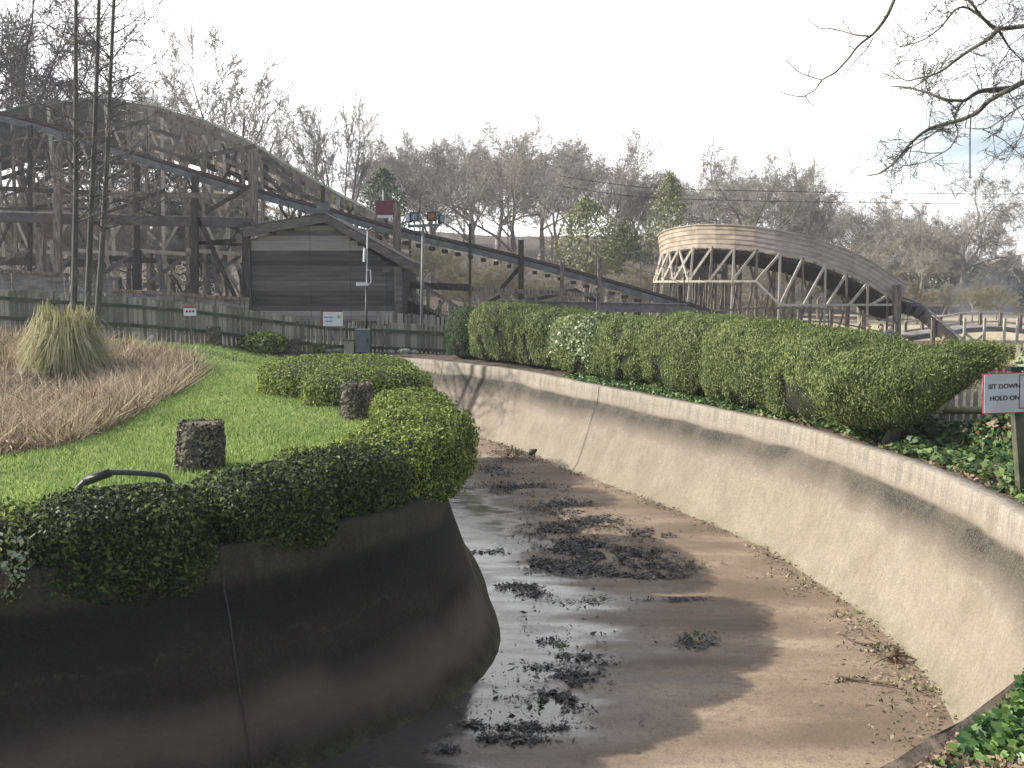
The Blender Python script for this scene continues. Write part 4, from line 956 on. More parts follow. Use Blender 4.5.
# ------------------------------------------------------------ poles, cabinet, signs
def text(body, name, size, loc, rot, m, parent, ext=.0015, align='CENTER'):
    cu = bpy.data.curves.new('t', 'FONT'); cu.body = body; cu.size = size; cu.extrude = ext; cu.align_x = align; cu.align_y = 'CENTER'; cu.offset = size*.02
    o = bpy.data.objects.new('t', cu); C.objects.link(o); dg = bpy.context.evaluated_depsgraph_get(); me = bpy.data.meshes.new_from_object(o.evaluated_get(dg)); bpy.data.objects.remove(o)
    me.materials.clear(); me.materials.append(m); r = bpy.data.objects.new(name, me); C.objects.link(r); r.parent = parent; r.location = Vector(loc)-wloc(parent); r.rotation_euler = rot; return r
def floodpole():
    Y = 29.6; b = P(421,355,Y); b.z = gz(b.x, b.y); t = P(423,227,Y)
    root = empty('floodlight_pole', b, 'thin grey pole with a crossbar of four floodlights above the grey pickets', 'floodlight pole')
    MB().tube([b, t], [.045,.04], 10).build('pole', M['post_metal'], root, True)
    beam('crossbar', P(408,226,Y), P(440,225,Y), .06,.08, M['girder_grey'], root)
    for u, v, g_, tl in ((409,218,'lampglass',-.5),(414.5,217,'lampglass',.0),(431.5,216.5,'amber',.1),(441,219,'lampglass',.6)):
        c = P(u, v, Y-.05); f = MB().box(c, (.26 if abs(tl) < .3 else .16,.12,.26), tl).build('floodlight', M['black'], root)
        d = Vector((math.sin(tl)*.065, -math.cos(tl)*.065, 0)); MB().box(c+d, (.19 if abs(tl) < .3 else .12,.012,.19), tl).build('glass', M[g_], f)
        beam('bracket', c+Vector((0,0,-.24)), c+Vector((0,0,-.12)), .04,.04, M['post_metal'], root)
floodpole()
def campole():
    Y = 28.0; b = P(366,350,Y); b.z = gz(b.x, b.y)
    root = empty('camera_mast', b, 'slim mast with white aerial and small camera before the shed', 'camera mast')
    MB().tube([b, P(366.5,286,Y)], .035, 10).build('pole', M['black'], root, True)
    MB().tube([P(366.5,286,Y), P(367.5,231,Y)], .018, 8).build('aerial', M['signwhite'], root, True)
    MB().tube([P(364,262,Y), P(364.5,248,Y)], .035, 8).build('aerial_sleeve', M['white'], root)
    MB().tube([P(367,270,Y), P(370.5,270,Y), P(371,282,Y), P(367,286,Y)], .018, 6).build('cable_loop', M['white'], root)
    MB().box(P(362,284,Y-.1), (.3,.14,.1), .2).build('camera', M['white'], root)
    MB().tube([P(367.5,231,Y), P(372,228,Y)], .03, 8).build('cap', M['wood'], root)
    c = P(363,346,27.6); cb = MB().box((c.x, 27.6, gz(c.x,27.6)+.42), (.36,.3,.6)).build('equipment_cabinet', M['cabinet'], None); tag(cb, 'grey green metal cabinet at the foot of the slim mast', 'cabinet')
    MB().box((c.x, 27.6, gz(c.x,27.6)+.74), (.4,.34,.03)).build('lid', M['post_metal'], cb); MB().box((c.x+.14, 27.44, gz(c.x,27.6)+.45), (.02,.02,.08)).build('handle', M['black'], cb)
    MB().box((c.x, 27.6, gz(c.x,27.6)+.05), (.3,.24,.16)).build('plinth', M['black'], cb)
    c = P(349,346,27.4); cb = MB().box((c.x, 27.5, gz(c.x,27.5)+.2), (.26,.22,.46)).build('timber_box_post', M['picket'], None); tag(cb, 'short mossy wooden box post next to the grey green cabinet', 'post')
    MB().box((c.x, 27.5, gz(c.x,27.5)+.45), (.3,.26,.035)).build('cap', M['wood_dark'], cb)
campole()
def notices():
    Y = 27.2; c = P(333,319,Y); root = empty('fence_notice', (c.x, Y, c.z), 'white notice with blue lines and a small green emblem on the mossy fence', 'sign')
    MB().box(c, (.54,.02,.38)).build('panel', M['white'], root); MB().box(c+Vector((-.03,.015,.03)), (.6,.008,.42)).build('backing', M['redbox'], root)
    for i, (dx, dz, w) in enumerate(((-.12,.05,.24),(-.12,-.06,.2))): MB().box(c+Vector((dx,-.013,dz)), (w,.004,.03)).build('lettering', M['blue_ink'], root)
    MB().prism([c+Vector((.1,-.012,.02)), c+Vector((.22,-.012,.02)), c+Vector((.16,-.012,.13))], (0,-.003,0)).build('emblem', M['green_ink'], root)
    for dx in (-.2,.2): beam('batten', c+Vector((dx,.05,-.5)), c+Vector((dx,.05,.1)), .03,.05, M['wood'], root)
    Y = 26.2; c = P(190,311,Y); c = P(190,311,Y); root = empty('fence_notice', (c.x, Y, c.z), 'tiny white notice with a red top edge on the mossy fence', 'sign')
    MB().box(c, (.33,.02,.25)).build('panel', M['white'], root); MB().box(c+Vector((0,-.012,.1)), (.33,.006,.05)).build('red_band', M['red'], root)
    for k in (-1,0,1): MB().box(c+Vector((k*.085,-.013,-.01)), (.05,.004,.05)).build('symbol', M['ink'], root)
    beam('stake', c+Vector((0,.03,-1.0)), c+Vector((0,.03,.1)), .03,.07, M['wood'], root)
    p = G(152,342); o = MB().tube([p, p+Vector((0,0,.2))], .05, 10).build('marker_post', M['white'], None, True); tag(o, 'short white marker post standing on the lawn edge by the fence', 'marker post'); MB().tube([p+Vector((0,0,.2)), p+Vector((0,0,.23))], [.055,.03], 10).build('cap', M['post_metal'], o)
    # warning sign on the bank
    Y = 9.3; pc = P(1020,440,Y); zb = gz(pc.x, Y)
    root = empty('warning_sign', (pc.x, Y, zb), 'white red edged sign on a timber post telling riders to sit down', 'sign')
    top = P(1014,372,Y); bot = P(1024,500,Y); bot.z = zb-.05
    MB().beam(bot, top+Vector((0,0,.02)), .09, .09).build('post', M['rail_moss'], root)
    MB().box(top+Vector((.0,0,.035)), (.12,.12,.035)).build('post_cap', M['black'], root)
    c = P(1026,392.5,Y-.07); W_, H_ = .8, .38; rot = R(2.2)
    def plate(nm, cx, cz, w, h_, dy, m):
        cr, sr = math.cos(rot), math.sin(rot); cc = c+Vector((cx*cr-cz*sr, dy, cx*sr+cz*cr)); X = Vector((cr,0,sr))*w/2; Z = Vector((-sr,0,cr))*h_/2
        return MB().prism([cc-X-Z, cc+X-Z, cc+X+Z, cc-X+Z], (0,.008,0)).build(nm, m, root)
    plate('red_border', 0,0,W_,H_,.004,M['red']); plate('panel', 0,0,W_-.022,H_-.022,-.006,M['signwhite'])
    def at2(cx, cz, dy): cr, sr = math.cos(rot), math.sin(rot); return c+Vector((cx*cr-cz*sr, dy, cx*sr+cz*cr))
    text('SIT DOWN', 'lettering', .06, at2(-.205,.065,-.0085), (R(90),-rot,0), M['ink'], root); text('HOLD ON', 'lettering', .06, at2(-.2,-.045,-.0085), (R(90),-rot,0), M['ink'], root)
    for cx, cz, w, h_ in ((-.065,.01,.006,.31),(.38,.01,.006,.31),(.157,.165,.45,.006),(.157,-.145,.45,.006)): plate('inner_frame', cx, cz, w, h_, -.009, M['ink'])
    plate('pictogram', .02,.07,.05,.05,-.009,M['flag_yellow']); plate('pictogram', .02,-.03,.06,.08,-.009,M['green_ink'])
notices()
# rocks and plank behind the far hedge block
for i, (u, v, w) in enumerate(((326,352,.12),(336,352,.16),(348,353,.1),(390,362,.1),(404,361,.14),(413,362,.1))):
    p = G(u, v); p.y = 27.9+.1*i if i > 2 else min(p.y, 28.2); p.x = (u-512)/1000*p.y; p.z = gz(p.x, p.y); V = []; Fc = []
    for a in range(8):
        for b_ in range(10):
            th = math.pi*a/7; ph = 2*math.pi*b_/10; d = Vector((math.sin(th)*math.cos(ph)*w*1.3, math.sin(th)*math.sin(ph)*w, math.cos(th)*w*.7)); V.append(p+Vector((0,0,w*.4))+d*(1+.4*mn.noise(d*7+Vector((i,0,0)))))
    for a in range(7):
        for b_ in range(10): Fc.append([a*10+b_, (a+1)*10+b_, (a+1)*10+(b_+1) % 10, a*10+(b_+1) % 10])
    o = link('edging_rock', raw(V, Fc), M['rock']); tag(o, ['small pale rock just beyond the squat dark stump','largest pale rock in the short row by the box post','pale rock touching the wooden box post','pale rock at the end of the lying plank','broad pale rock at the foot of the floodlight pole','small pale rock beside the broad one near the hedge end'][i], 'rock', 'pale edging rocks near the fence')
o = MB().beam(P(374,359,27.9), P(402,360,27.6), .2,.08).build('loose_plank', M['wood_dark'], None); tag(o, 'grey plank lying on the wall end below the pickets', 'plank')

# ------------------------------------------------------------ trees
def seg_mesh(segs, sides=4):
    S = np.array(segs); a = S[:,0:3]; b = S[:,3:6]; r0 = S[:,6]; r1 = S[:,7]; n = len(S); d = unit(b-a)
    ref = np.where(np.abs(d[:,2:3]) < .9, np.array([[0,0,1.]]), np.array([[1.,0,0]])); x = unit(np.cross(d, ref)); y = np.cross(d, x)
    V = np.empty((n, 2*sides, 3))
    for j in range(sides):
        t = 2*math.pi*j/sides; o = x*math.cos(t)+y*math.sin(t); V[:,j] = a+o*r0[:,None]; V[:,sides+j] = b+o*r1[:,None]
    base = (np.arange(n)*2*sides)[:,None]
    idx = np.concatenate([base+np.array([[j, (j+1) % sides, sides+(j+1) % sides, sides+j]]) for j in range(sides)], 1).reshape(-1)
    me = bpy.data.meshes.new('m'); me.vertices.add(n*2*sides); me.vertices.foreach_set('co', V.astype(np.float32).ravel())
    me.loops.add(len(idx)); me.loops.foreach_set('vertex_index', idx.astype(np.int32)); nf = n*sides
    me.polygons.add(nf); me.polygons.foreach_set('loop_start', np.arange(0, nf*4, 4, dtype=np.int32)); me.polygons.foreach_set('loop_total', np.full(nf, 4, dtype=np.int32)); me.update(calc_edges=True)
    return me
def grow(segs, p, d, L, r, lev, rng, o):
    n = o['n'][lev]; q = Vector(p); d = Vector(d); st = L/n; maxlev = o['max']
    for i in range(n):
        t = (i+1)/n; d = d+Vector((rng.gauss(0,1), rng.gauss(0,1), rng.gauss(0,1)))*o['wob'][lev]; d.z += o['up'][lev]; d.normalize()
        e = q+d*st; r0 = r*(1-(1-o['tip'])*(i/n)); r1 = r*(1-(1-o['tip'])*t); segs[lev].append((*q, *e, max(r0, o['rmin']), max(r1, o['rmin'])))
        q = e
        if lev < maxlev and t >= o['bare'][lev]:
            for k in range(o['kids'][lev]):
                if rng.random() > o.get('prob', .9): continue
                ang = R(rng.uniform(*o['ang'][lev])); az = rng.uniform(0, 2*math.pi)
                ref = Vector((0,0,1)) if abs(d.z) < .9 else Vector((1,0,0)); x = d.cross(ref).normalized(); y = d.cross(x)
                nd = d*math.cos(ang)+(x*math.cos(az)+y*math.sin(az))*math.sin(ang)
                grow(segs, q, nd, L*rng.uniform(*o['len'][lev])*(1-.45*(t-o['bare'][lev])), r1*o['rr'], lev+1, rng, o)
def tree_meshes(hgt, seed, o):
    rng = random.Random(seed); segs = [[] for _ in range(o['max']+1)]
    grow(segs, (0,0,0), (0,0,1), hgt*o['trunk'], o['r'], 0, rng, o)
    tr = seg_mesh(segs[0]+segs[1], 6); cr = seg_mesh(sum(segs[2:], []), 3); return tr, cr
broad = dict(max=4, n=[5,7,6,5,3], wob=[.05,.10,.14,.2,.22], up=[.02,.025,.0,-.01,-.01], tip=.3, rmin=.0135, bare=[.45,.3,.15,.15,0], kids=[3,2,2,2,0], ang=[(15,68),(22,55),(25,60),(25,65)], len=[(.95,1.35),(.42,.62),(.42,.6),(.4,.6)], rr=.62, r=.34, trunk=.42, prob=.88)
upright = dict(broad, wob=[.04,.07,.1,.16,.2], up=[.02,.10,.08,.05,.03], bare=[.2,.35,.2,.2,0], ang=[(10,42),(15,35),(20,45),(20,50)], len=[(1.1,1.6),(.35,.55),(.4,.55),(.4,.6)], r=.24, trunk=.4, prob=.7)
gnarly = dict(broad, wob=[.1,.2,.26,.3,.3], ang=[(25,70),(30,70),(30,70),(30,70)], up=[.01,.03,.0,-.01,0], bare=[.5,.2,.15,.2,0], prob=.82)
thin = dict(max=2, n=[20,5,3], wob=[.006,.14,.2], up=[.01,.02,.02], tip=.25, rmin=.0085, bare=[.22,.3,0], kids=[3,2,0], ang=[(45,85),(30,60)], len=[(.08,.2),(.35,.6)], rr=.36, r=.09, trunk=1.0, prob=.8)
protos = {}
def proto(kind, seed):
    if (kind, seed) not in protos:
        o = dict(broad=broad, upright=upright, gnarly=gnarly, thin=thin)[kind]; tr, cr = tree_meshes(14 if kind != 'thin' else 13, seed, o)
        protos[(kind, seed)] = (tr, cr)
    return protos[(kind, seed)]
matvar = {}
def tree(kind, seed, x, y, hgt, width, rz, label, name='bare_tree', tm='bark_far', cm='twig_far', group='bare trees beyond the ride', z=None):
    tr, cr = proto(kind, seed); key = (kind, seed, tm, cm)
    if key not in matvar:
        a, b = tr.copy(), cr.copy(); a.materials.append(M[tm]); b.materials.append(M[cm])
        co = np.empty(len(cr.vertices)*3, dtype=np.float32); cr.vertices.foreach_get('co', co); co = co.reshape(-1,3)
        matvar[key] = (a, b, float(np.percentile(co[:,2], 99.7)), float(np.percentile(np.hypot(co[:,0], co[:,1]), 97)))
    a, b, h0, w0 = matvar[key]
    z = gz(x, y)-.1 if z is None else z
    root = empty(name, (x, y, z), label, 'tree', group); root.rotation_euler.z = rz; s = hgt/h0; sw = (width/2)/w0 if width else s
    for nm, me in (('trunk', a), ('crown', b)): o = bpy.data.objects.new(name if False else nm, me); C.objects.link(o); o.parent = root; o.scale = (sw, sw, s)
    return root
# (pixel u, top v, width px, depth, kind, seed, label)
T = [(215,42,150,74,'upright',1,'wide fan shaped bare tree rising over the coaster crest'),
     (165,62,80,80,'upright',2,'smaller bare tree behind the highest part of the coaster crest'),
     (345,92,90,72,'upright',3,'airy bare tree standing above the slope beyond the shed'),
     (300,120,60,82,'upright',4,'thin bare sapling tree between the fan shaped tree and the airy one'),
     (395,130,80,84,'broad',5,'bare tree behind the faded maroon sign box'),
     (432,120,80,74,'broad',6,'bare tree behind the four floodlights'),
     (470,128,80,82,'broad',7,'bare tree beside the large domed crown'),
     (515,116,120,70,'broad',8,'large domed bare tree above the middle of the sloping track'),
     (560,130,80,84,'broad',9,'bare tree between the domed crown and the tall straight trunked one'),
     (607,126,92,66,'broad',10,'tall bare tree with a visible straight trunk above the level girder'),
     (640,160,70,86,'gnarly',11,'low bare tree next to the green conifer'),
     (700,150,90,80,'gnarly',12,'bare tree just behind the green conifer'),
     (735,146,100,68,'gnarly',13,'dense bare tree over the tan boarded turn'),
     (788,148,90,74,'upright',14,'pale airy bare tree beside the dense one over the turn'),
     (838,182,100,70,'gnarly',15,'spreading crooked bare tree above the grey end of the turn'),
     (880,192,90,80,'gnarly',16,'tangled bare tree behind the falling track'),
     (915,200,60,62,'gnarly',17,'leaning crooked bare tree near the smoke'),
     (963,166,130,72,'gnarly',18,'big open crowned bare tree with a thick pale trunk by the boardwalk'),
     (30,-60,190,52,'gnarly',19,'huge densely twigged tree looming over the coaster end'),
     (-40,-20,170,47,'gnarly',20,'dense twigged tree at the picture edge over the coaster'),
     (110,70,90,88,'broad',21,'distant bare tree seen behind the three thin trunks')]
for u, vt, wp, Y, kd, sd, lab in T:
    x = (u-512)/1000*Y; g_ = gz(x, Y); top = P(u, vt, Y).z
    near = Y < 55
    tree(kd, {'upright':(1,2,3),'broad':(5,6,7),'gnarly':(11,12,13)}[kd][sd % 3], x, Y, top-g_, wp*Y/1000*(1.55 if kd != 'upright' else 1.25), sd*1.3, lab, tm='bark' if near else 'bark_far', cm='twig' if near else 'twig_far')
rs = random.Random(21)
for i in range(17):
    u = 395+i*36+rs.uniform(-9,9); Y = rs.uniform(98,118); x = (u-512)/1000*Y; vt = np.interp(u, [395,515,640,735,840,1000], [134,128,176,160,198,214])+rs.uniform(-6,6)
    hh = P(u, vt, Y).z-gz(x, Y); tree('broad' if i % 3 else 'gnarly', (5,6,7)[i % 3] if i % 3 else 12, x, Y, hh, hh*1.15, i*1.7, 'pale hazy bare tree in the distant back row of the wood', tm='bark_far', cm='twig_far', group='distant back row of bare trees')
# three thin trunks at the fence
for i, (u, Y, hh, sd, lab) in enumerate(((73,24.6,13,31,'thin straight alder trunk, first of three beside the tussock clump'),(86,25.0,13,32,'thin straight alder trunk, middle one of the three by the tussock'),(94,24.5,12.5,33,'thin straight alder trunk, third of three, leaning towards the shed'))):
    x = (u-512)/1000*Y; t = tree('thin', sd, x, Y, hh, 0, 0, lab, 'alder_tree', 'alder', 'twig', 'three thin alders at the mossy fence')
    me_ = protos[('thin', sd)][0]; tip = [v.co for v in me_.vertices if 9.4 < v.co.z < 10.2 and math.hypot(v.co.x, v.co.y) < 1.0]
    mx_ = sum(v.x for v in tip)/max(1, len(tip)); my_ = sum(v.y for v in tip)/max(1, len(tip))
    t.rotation_euler = (my_/9.8, R((3.4,4.1,6.2)[i])-mx_/9.8, 0)
# low brown scrub and extra trunks filling the wood
ST = []
rs = random.Random(5)
for i in range(36):
    u = 395+i*17+rs.uniform(-8,8); Y = rs.uniform(50,64); hh = rs.uniform(2.8,4.8); x = (u-512)/1000*Y
    if u > 880: hh *= .6
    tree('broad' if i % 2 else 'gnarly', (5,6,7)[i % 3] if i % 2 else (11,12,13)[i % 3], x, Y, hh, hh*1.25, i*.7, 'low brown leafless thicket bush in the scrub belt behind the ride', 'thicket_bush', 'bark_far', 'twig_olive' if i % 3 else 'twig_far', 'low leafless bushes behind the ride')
for i in range(24):
    u = -40+i*18+rs.uniform(-8,8); Y = rs.uniform(49,60); hh = min(rs.uniform(5,8.5), max(2, (285-np.interp(u, [0,150,250,330,400], [125,130,165,212,240]))*Y/1000)); x = (u-512)/1000*Y
    tree('broad' if i % 2 else 'gnarly', (5,6,7)[i % 3] if i % 2 else (11,12,13)[i % 3], x, Y, hh, hh*1.1, i*.9, 'brown leafless bush seen through the timbers of the coaster', 'thicket_bush', 'bark_far', 'twig_far' if i % 3 else 'twig_olive', 'leafless bushes behind the coaster timbers')
# evergreens
def evergreen(u, vt, vb, wpx, Y, m, label, seed, n=7000, ex=2.0, size=.28, name='conifer_tree', cone=.5):
    x = (u-512)/1000*Y; zt = P(u, vt, Y).z; zg = gz(x, Y); zb = P(u, vb, Y).z; w = wpx*Y/2000
    root = empty(name, (x, Y, zg), label, 'tree', 'evergreens beyond the ride'); r = np.random.RandomState(seed)
    MB().tube([(x, Y, zg-.1), (x+.1, Y, (zg+zt)/2), (x, Y, zt-.4)], [.22,.15,.04], 7).build('trunk', M['bark_far'], root, True)
    t = r.uniform(0,1,n)**.8; a = r.uniform(0, 2*math.pi, n)
    tt_ = np.clip((t-.25)/.75, 0, 1); prof_ = np.where(t < .25, .6+1.6*t, (1-tt_**(2.2 if cone < .45 else 1.15))**.75); prof_ = np.clip(prof_, .03, 1)
    lump = np.array([1+.6*mn.noise(Vector((math.cos(b)*1.8+seed, math.sin(b)*1.8, c*6)))+.7*mn.noise(Vector((math.cos(b)*4, math.sin(b)*4+seed, c*16))) for b, c in zip(a, t)])
    rr = w*prof_*lump*np.sqrt(r.uniform(.25,1,n)); p = np.column_stack([x+np.cos(a)*rr, Y+np.sin(a)*rr, zb+(zt-zb)*t])
    link('crown', np_mesh(leafq(p+r.normal(0,.12,p.shape), np.column_stack([np.cos(a), np.sin(a), 0*a+.4]), .8*size*r.uniform(.5,1.5,n), r, .4, .9), 4), M[m], root)
evergreen(668,176,262,60,60,'olive_leaf','olive green conifer beside the tan boarded turn',1,3600,size=.24)
evergreen(585,200,275,70,58,'olive_leaf','broad yellow olive evergreen below the domed bare crown',3,3200,cone=.4)
evergreen(622,225,275,50,60,'olive_leaf','low green evergreen beneath the straight trunked bare tree',4,3000,cone=.3)
evergreen(385,170,262,60,64,'conifer_dark','dark ivy clad tree behind the maroon sign box',7,3200,cone=.3)
evergreen(1000,262,340,75,85,'evergreen_far','dark yew mass below the distant castle towers',8,7000,cone=.3,size=.35)
evergreen(1040,255,340,60,82,'evergreen_far','dark yew mass cut by the picture edge near the boardwalk',9,5000,cone=.3,size=.35)
evergreen(905,262,340,110,95,'olive_leaf','greyish green bushy wood edge behind the crooked leaning tree',10,6000,cone=.2,size=.35)
evergreen(860,235,330,90,95,'olive_leaf','greyish green tree mass behind the spreading crooked tree',11,5000,cone=.2,size=.35)
evergreen(45,205,300,90,58,'olive_leaf','green shrubby tree visible through the coaster timbers',12,3500,cone=.2)
evergreen(190,225,300,90,58,'olive_leaf','light green shrubby tree behind the braced frames',13,3500,cone=.2)

evergreen(948,258,320,90,100,'olive_leaf','greyish green scrub under the big open crowned tree',14,5000,cone=.2,size=.35)
evergreen(985,268,325,90,104,'olive_leaf','greyish scrub between the thick pale trunk and the dark yews',15,5000,cone=.2,size=.35)
for i in range(9):
    u = 880+i*21; Y = 72+(i*7) % 15; x = (u-512)/1000*Y; tree('gnarly' if i % 2 else 'broad', 12 if i % 2 else 6, x, Y, 3.6+.8*(i % 3), 6.5, i*1.3, 'low brown leafless thicket bush on the rise behind the boardwalk', 'thicket_bush', 'bark_far', 'twig_far' if i % 3 else 'twig_olive', 'leafless bushes behind the boardwalk')
# near tree reaching in from outside the frame
def near_tree():
    Y0 = 8.8; bx, by = 8.6, 9.2
    root = empty('overhanging_tree', (bx, by, gz(bx, by)), 'bare near tree whose thin crooked boughs hang in from above the warning sign', 'tree')
    MB().tube([(bx,by,-.1),(bx+.05,by,2),(bx-.1,by+.1,4.5),(bx-.3,by,7)], [.28,.22,.17,.1], 12).build('trunk', M['branch_near'], root, True)
    rng = random.Random(12)
    px = [  # (list of pixels, depth, r0, r1)
     ([(1200,150),(1110,90),(1050,72),(1024,82),(1011,89),(990,100),(975,114),(954,122),(929,129),(910,144),(895,162),(880,173),(866,176)], 8.8, .055,.005),
     ([(1011,89),(994,90),(978,92),(963,101),(947,100),(922,91),(904,87),(890,86)], 8.8, .03,.005),
     ([(963,101),(955,116),(958,135),(950,148),(925,162)], 8.8,.012,.004),
     ([(947,122),(930,136),(905,150),(885,160)], 8.9,.01,.003),
     ([(1200,-20),(1100,10),(1040,26),(1024,26),(998,29),(985,20),(975,8),(962,-8)], 9.2,.06,.008),
     ([(998,29),(990,38),(970,50),(956,60),(940,72),(925,77),(907,81),(890,70)], 9.2,.022,.004),
     ([(998,29),(1010,48),(1022,60),(1040,75)], 9.3,.014,.004),
     ([(985,20),(968,8),(955,10),(940,28),(923,40),(910,44),(900,47)], 9.0,.014,.004),
     ([(940,-40),(915,-22),(894,0),(888,14),(880,26),(873,34),(868,38),(858,46),(848,59),(836,72),(822,80),(815,90),(805,96),(795,96),(780,92)], 8.4,.022,.0035),
     ([(1100,-30),(1000,-45),(940,-40)], 8.6,.05,.022),
     ([(1200,-60),(1150,-30),(1100,-30)], 8.8,.07,.05),
     ([(868,36),(856,35),(842,31),(828,28),(819,28),(808,19)], 8.4,.009,.003),
     ([(873,38),(866,50),(856,60),(848,70),(841,80)], 8.45,.006,.003),
     ([(822,80),(808,76),(796,70),(786,60),(783,60)], 8.4,.006,.003),
     ([(1060,150),(1040,110),(1024,105),(1004,118),(990,128),(965,128)], 8.6,.012,.003),
     ([(1060,120),(1035,130),(1020,137),(1012,152)], 8.7,.01,.003),
     ([(971,116),(970,135),(970,158),(970,178)], 8.7,.006,.005)]
    tw = [[] for _ in range(4)]
    def add_tw(p, d, L, r, lev):
        q = Vector(p); d = Vector(d); n = 5
        for i in range(n):
            d = (d+Vector((rng.gauss(0,.22), rng.gauss(0,.22), rng.gauss(0,.22)))); d.normalize(); e = q+d*L/n
            tw[lev].append((*q, *e, max(.0022, r*(1-i/n*.6)), max(.0018, r*(1-(i+1)/n*.6)))); q = e
            if lev < 3 and rng.random() < (.75,.7,.6)[lev]:
                nd = (d+Vector((rng.gauss(0,.7), rng.gauss(0,.7), rng.gauss(0,.7)))).normalized(); add_tw(q, nd, L*rng.uniform(.4,.75), r*.65, lev+1)
    for k, (pp, Y, r0, r1) in enumerate(px):
        pts = catmull([tuple(P(u, v, Y+.25*math.sin(i*1.1+k))) for i, (u, v) in enumerate(pp)], .08)
        n = len(pts); MB().tube([Vector(x) for x in pts], [r0+(r1-r0)*(i/(n-1))**.7 for i in range(n)], 7).build('branch', M['branch_near'], root, True)
        if k in (9,10,16): continue
        dense = 4 if 8 <= k <= 13 else 2
        if k in (8,11,12,13): dense = 9
        for i in range(2, n, dense):
            p = Vector(pts[i]); u_ = 512+1000*p.x/p.y
            if rng.random() < .8:
                t = Vector(pts[min(i+1, n-1)])-Vector(pts[i-1]); t.normalize(); nd = (t*.8+Vector((rng.gauss(0,.6), rng.gauss(0,.6), rng.gauss(0,.6)))).normalized()
                add_tw(p, nd, rng.uniform(.15,.55) if dense < 5 else rng.uniform(.05,.16), .0055, 0 if dense < 5 else 2)
    # bough roots to the trunk
    for a, b_, r0, r1 in (((bx,by,4.2), P(1200,150,8.8), .11,.075),((bx-.1,by,5.4), P(1200,-20,9.2), .09,.06),((bx-.2,by,6.0), P(1200,-60,8.8),.09,.07)):
        MB().tube([Vector(a), (Vector(a)+b_)/2+Vector((0,0,.1)), b_], [r0, (r0+r1)/2, r1], 9).build('bough', M['branch_near'], root, True)
    link('twigs', seg_mesh(sum(tw, []), 3), M['branch_near'], root)
near_tree()

# ------------------------------------------------------------ castle, cables
def castle():
    Y = 190; root = empty('distant_castle', P(950,290,Y).xy.to_3d()+Vector((0,0,gz(83,190))), 'distant brick castle towers with battlements behind the trees', 'castle')
    def tower(u0, u1, vt, m, nm='tower', d=5):
        a, b_ = P(u0, vt, Y), P(u1, vt, Y); w = b_.x-a.x; g_ = 4; t = MB().box(((a.x+b_.x)/2, Y+d/2, (a.z+g_)/2), (w, d, a.z-g_)).build(nm, M[m], root)
        mb = MB(); n = max(2, int(w/1.2))
        for i in range(n): mb.box((a.x+w*(i+.5)/n, Y+.3, a.z+.4), (w/n*.55,.6,.8))
        mb.build('battlement', M[m], t)
        for k in range(max(1, int(w/2.2))): MB().box((a.x+w*(k+.5)/max(1,int(w/2.2)), Y-.02, a.z-2.2), (.5,.12,1.4)).build('window', M['black'], t)
    tower(932,938,255,'castle_pale'); tower(938,952,265,'castle','wall',4); tower(951,960,252,'castle_pale'); tower(966,985,270,'castle_pale','wall',4); tower(1000,1007,260,'castle','tower'); tower(1007,1013,255,'castle','tower'); tower(1013,1022,259,'castle','wall',4)
castle()
w_ = []
for k, (dv, lab) in enumerate(((0,'upper of two thin overhead cables crossing the trees'),(10,'lower of two thin overhead cables crossing the trees'))):
    Y = 60; pts = [P(u, v+dv, Y) for u, v in ((560,176),(640,187),(760,191),(900,193),(1024,194),(1160,190))]
    o = MB().tube([Vector(x) for x in catmull([tuple(p) for p in pts], 2)], .018, 4).build('overhead_cable', M['black'], None); tag(o, lab, 'cable', 'overhead cables')
# smoke
def smoke():
    Y = 60; c = P(985,303,Y); me = MB().box(c, (5.5,4,5)); o = me.build('smoke', M['white'], None); o.data.materials.clear()
    m = bpy.data.materials.new('thin_smoke'); m.use_nodes = True; N = m.node_tree.nodes; L = m.node_tree.links; N.remove(N['Principled BSDF'])
    pv = N.new('ShaderNodeVolumePrincipled'); pv.inputs['Color'].default_value = (.85,.9,1,1)
    g = N.new('ShaderNodeNewGeometry'); mp = N.new('ShaderNodeMapping'); mp.inputs['Location'].default_value = (-c.x/2.6, -c.y/2, -c.z/2.4); mp.inputs['Scale'].default_value = (1/2.6,1/2,1/2.4)
    L.new(g.outputs['Position'], mp.inputs[0]); ln = N.new('ShaderNodeVectorMath'); ln.operation = 'LENGTH'; L.new(mp.outputs[0], ln.inputs[0])
    nz = N.new('ShaderNodeTexNoise'); nz.inputs['Scale'].default_value = .7; nz.inputs['Detail'].default_value = 4; L.new(g.outputs['Position'], nz.inputs[0])
    a = N.new('ShaderNodeMath'); a.operation = 'SUBTRACT'; a.inputs[0].default_value = 1.0; L.new(ln.outputs['Value'], a.inputs[1])
    b = N.new('ShaderNodeMath'); b.operation = 'MULTIPLY'; b.use_clamp = True; L.new(a.outputs[0], b.inputs[0]); L.new(nz.outputs[0], b.inputs[1])
    d = N.new('ShaderNodeMath'); d.operation = 'MULTIPLY'; d.inputs[1].default_value = .5; L.new(b.outputs[0], d.inputs[0]); L.new(d.outputs[0], pv.inputs['Density'])
    L.new(pv.outputs[0], N['Material Output'].inputs['Volume']); o.data.materials.append(m); tag(o, 'thin pale blue smoke drifting behind the boardwalk', 'smoke', kind='stuff')
smoke()
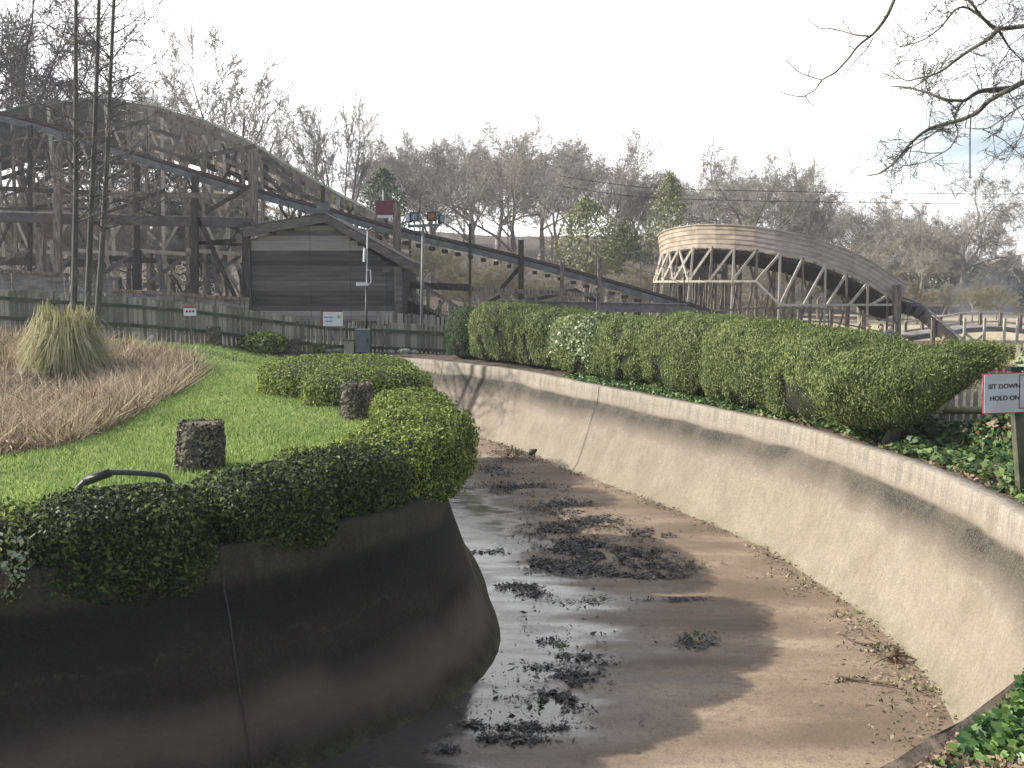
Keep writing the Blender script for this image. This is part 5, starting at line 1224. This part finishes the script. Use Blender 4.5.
def haze():
    o = MB().box((0,130,28), (560,330,66)).build('haze', M['white'], None); o.data.materials.clear()
    m = bpy.data.materials.new('air'); m.use_nodes = True; N = m.node_tree.nodes; N.remove(N['Principled BSDF']); pv = N.new('ShaderNodeVolumePrincipled')
    pv.inputs['Color'].default_value = (.85,.9,1,1); pv.inputs['Density'].default_value = HAZE; pv.inputs['Anisotropy'].default_value = .3
    m.node_tree.links.new(pv.outputs[0], N['Material Output'].inputs['Volume']); o.data.materials.append(m); tag(o, 'thin pale haze over the far trees', 'haze', kind='stuff')
HAZE = .0011
if HAZE: haze()

# ------------------------------------------------------------ light, sky, camera
SUN_AZ = math.atan2(.03, -1)            # direction TO the sun in the xy plane
EL = R(33); sd = Vector((math.cos(SUN_AZ)*math.cos(EL), math.sin(SUN_AZ)*math.cos(EL), math.sin(EL)))
sl = bpy.data.lights.new('sun', 'SUN'); sl.energy = 5.0; sl.angle = R(.6); sl.color = (1,.945,.85)
so = bpy.data.objects.new('sun', sl); C.objects.link(so); so.rotation_euler = sd.to_track_quat('Z', 'Y').to_euler(); so.location = sd*50
wd = bpy.data.worlds.new('World'); bpy.context.scene.world = wd; wd.use_nodes = True; N = wd.node_tree.nodes; L = wd.node_tree.links
bg = N['Background']; sky = N.new('ShaderNodeTexSky'); sky.sky_type = 'NISHITA'; sky.sun_disc = False; sky.sun_elevation = EL; sky.sun_rotation = math.pi/2-SUN_AZ
tc = N.new('ShaderNodeTexCoord'); sp_ = N.new('ShaderNodeSeparateXYZ'); L.new(tc.outputs['Generated'], sp_.inputs[0])
nz = N.new('ShaderNodeTexNoise'); nz.inputs['Scale'].default_value = 2.6; nz.inputs['Detail'].default_value = 9; nz.inputs['Roughness'].default_value = .55
mpw = N.new('ShaderNodeMapping'); mpw.inputs['Scale'].default_value = (1,1,2.2); mpw.inputs['Location'].default_value = (3.1,.4,.2); L.new(tc.outputs['Generated'], mpw.inputs[0]); L.new(mpw.outputs[0], nz.inputs[0])
def wm(op, a, b, c=None):
    n = N.new('ShaderNodeMath'); n.operation = op
    for i, x in enumerate((a, b, c)):
        if x is None: continue
        if isinstance(x, (int, float)): n.inputs[i].default_value = x
        else: L.new(x, n.inputs[i])
    return n.outputs[0]
f = wm('ADD', nz.outputs[0], wm('MULTIPLY', sp_.outputs[1], .75)); f = wm('SUBTRACT', f, wm('MULTIPLY', wm('MAXIMUM', sp_.outputs[0], 0), 1.12)); f = wm('SUBTRACT', f, wm('MULTIPLY', sp_.outputs[2], .45))
rw = N.new('ShaderNodeValToRGB'); rw.color_ramp.elements[0].position = .48; rw.color_ramp.elements[1].position = .72; rw.color_ramp.elements[0].color = (.12,.12,.12,1); L.new(f, rw.inputs[0])
CLOUD = 12.0; SKY = .11
mxw = N.new('ShaderNodeMix'); mxw.data_type = 'RGBA'; L.new(rw.outputs[0], mxw.inputs[0]); L.new(sky.outputs[0], mxw.inputs[6]); 
cb_ = wm('MULTIPLY', wm('ADD', 1, wm('MULTIPLY', wm('POWER', wm('MAXIMUM', sp_.outputs[1], 0), 4), .45)), CLOUD)
cc_ = N.new('ShaderNodeCombineXYZ'); [L.new(cb_, cc_.inputs[i]) for i in range(3)]; L.new(cc_.outputs[0], mxw.inputs[7])
L.new(mxw.outputs[2], bg.inputs[0]); bg.inputs[1].default_value = SKY
cam = bpy.data.cameras.new('camera'); cam.sensor_width = 36; cam.lens = 36*F/1024; cam.clip_end = 3000; cam.clip_start = .05
co = bpy.data.objects.new('camera', cam); C.objects.link(co); co.location = (0,0,H); co.rotation_euler = (math.pi/2-PT, 0, 0)
S = bpy.context.scene; S.camera = co; S.view_settings.view_transform = 'Standard'; S.view_settings.look = 'None'; S.view_settings.exposure = .48; S.view_settings.gamma = 1
S.render.engine = 'CYCLES'; S.cycles.use_denoising = True; S.cycles.max_bounces = 5; S.cycles.diffuse_bounces = 3; S.cycles.glossy_bounces = 2; S.cycles.transmission_bounces = 2; S.cycles.volume_bounces = 0; S.cycles.transparent_max_bounces = 4
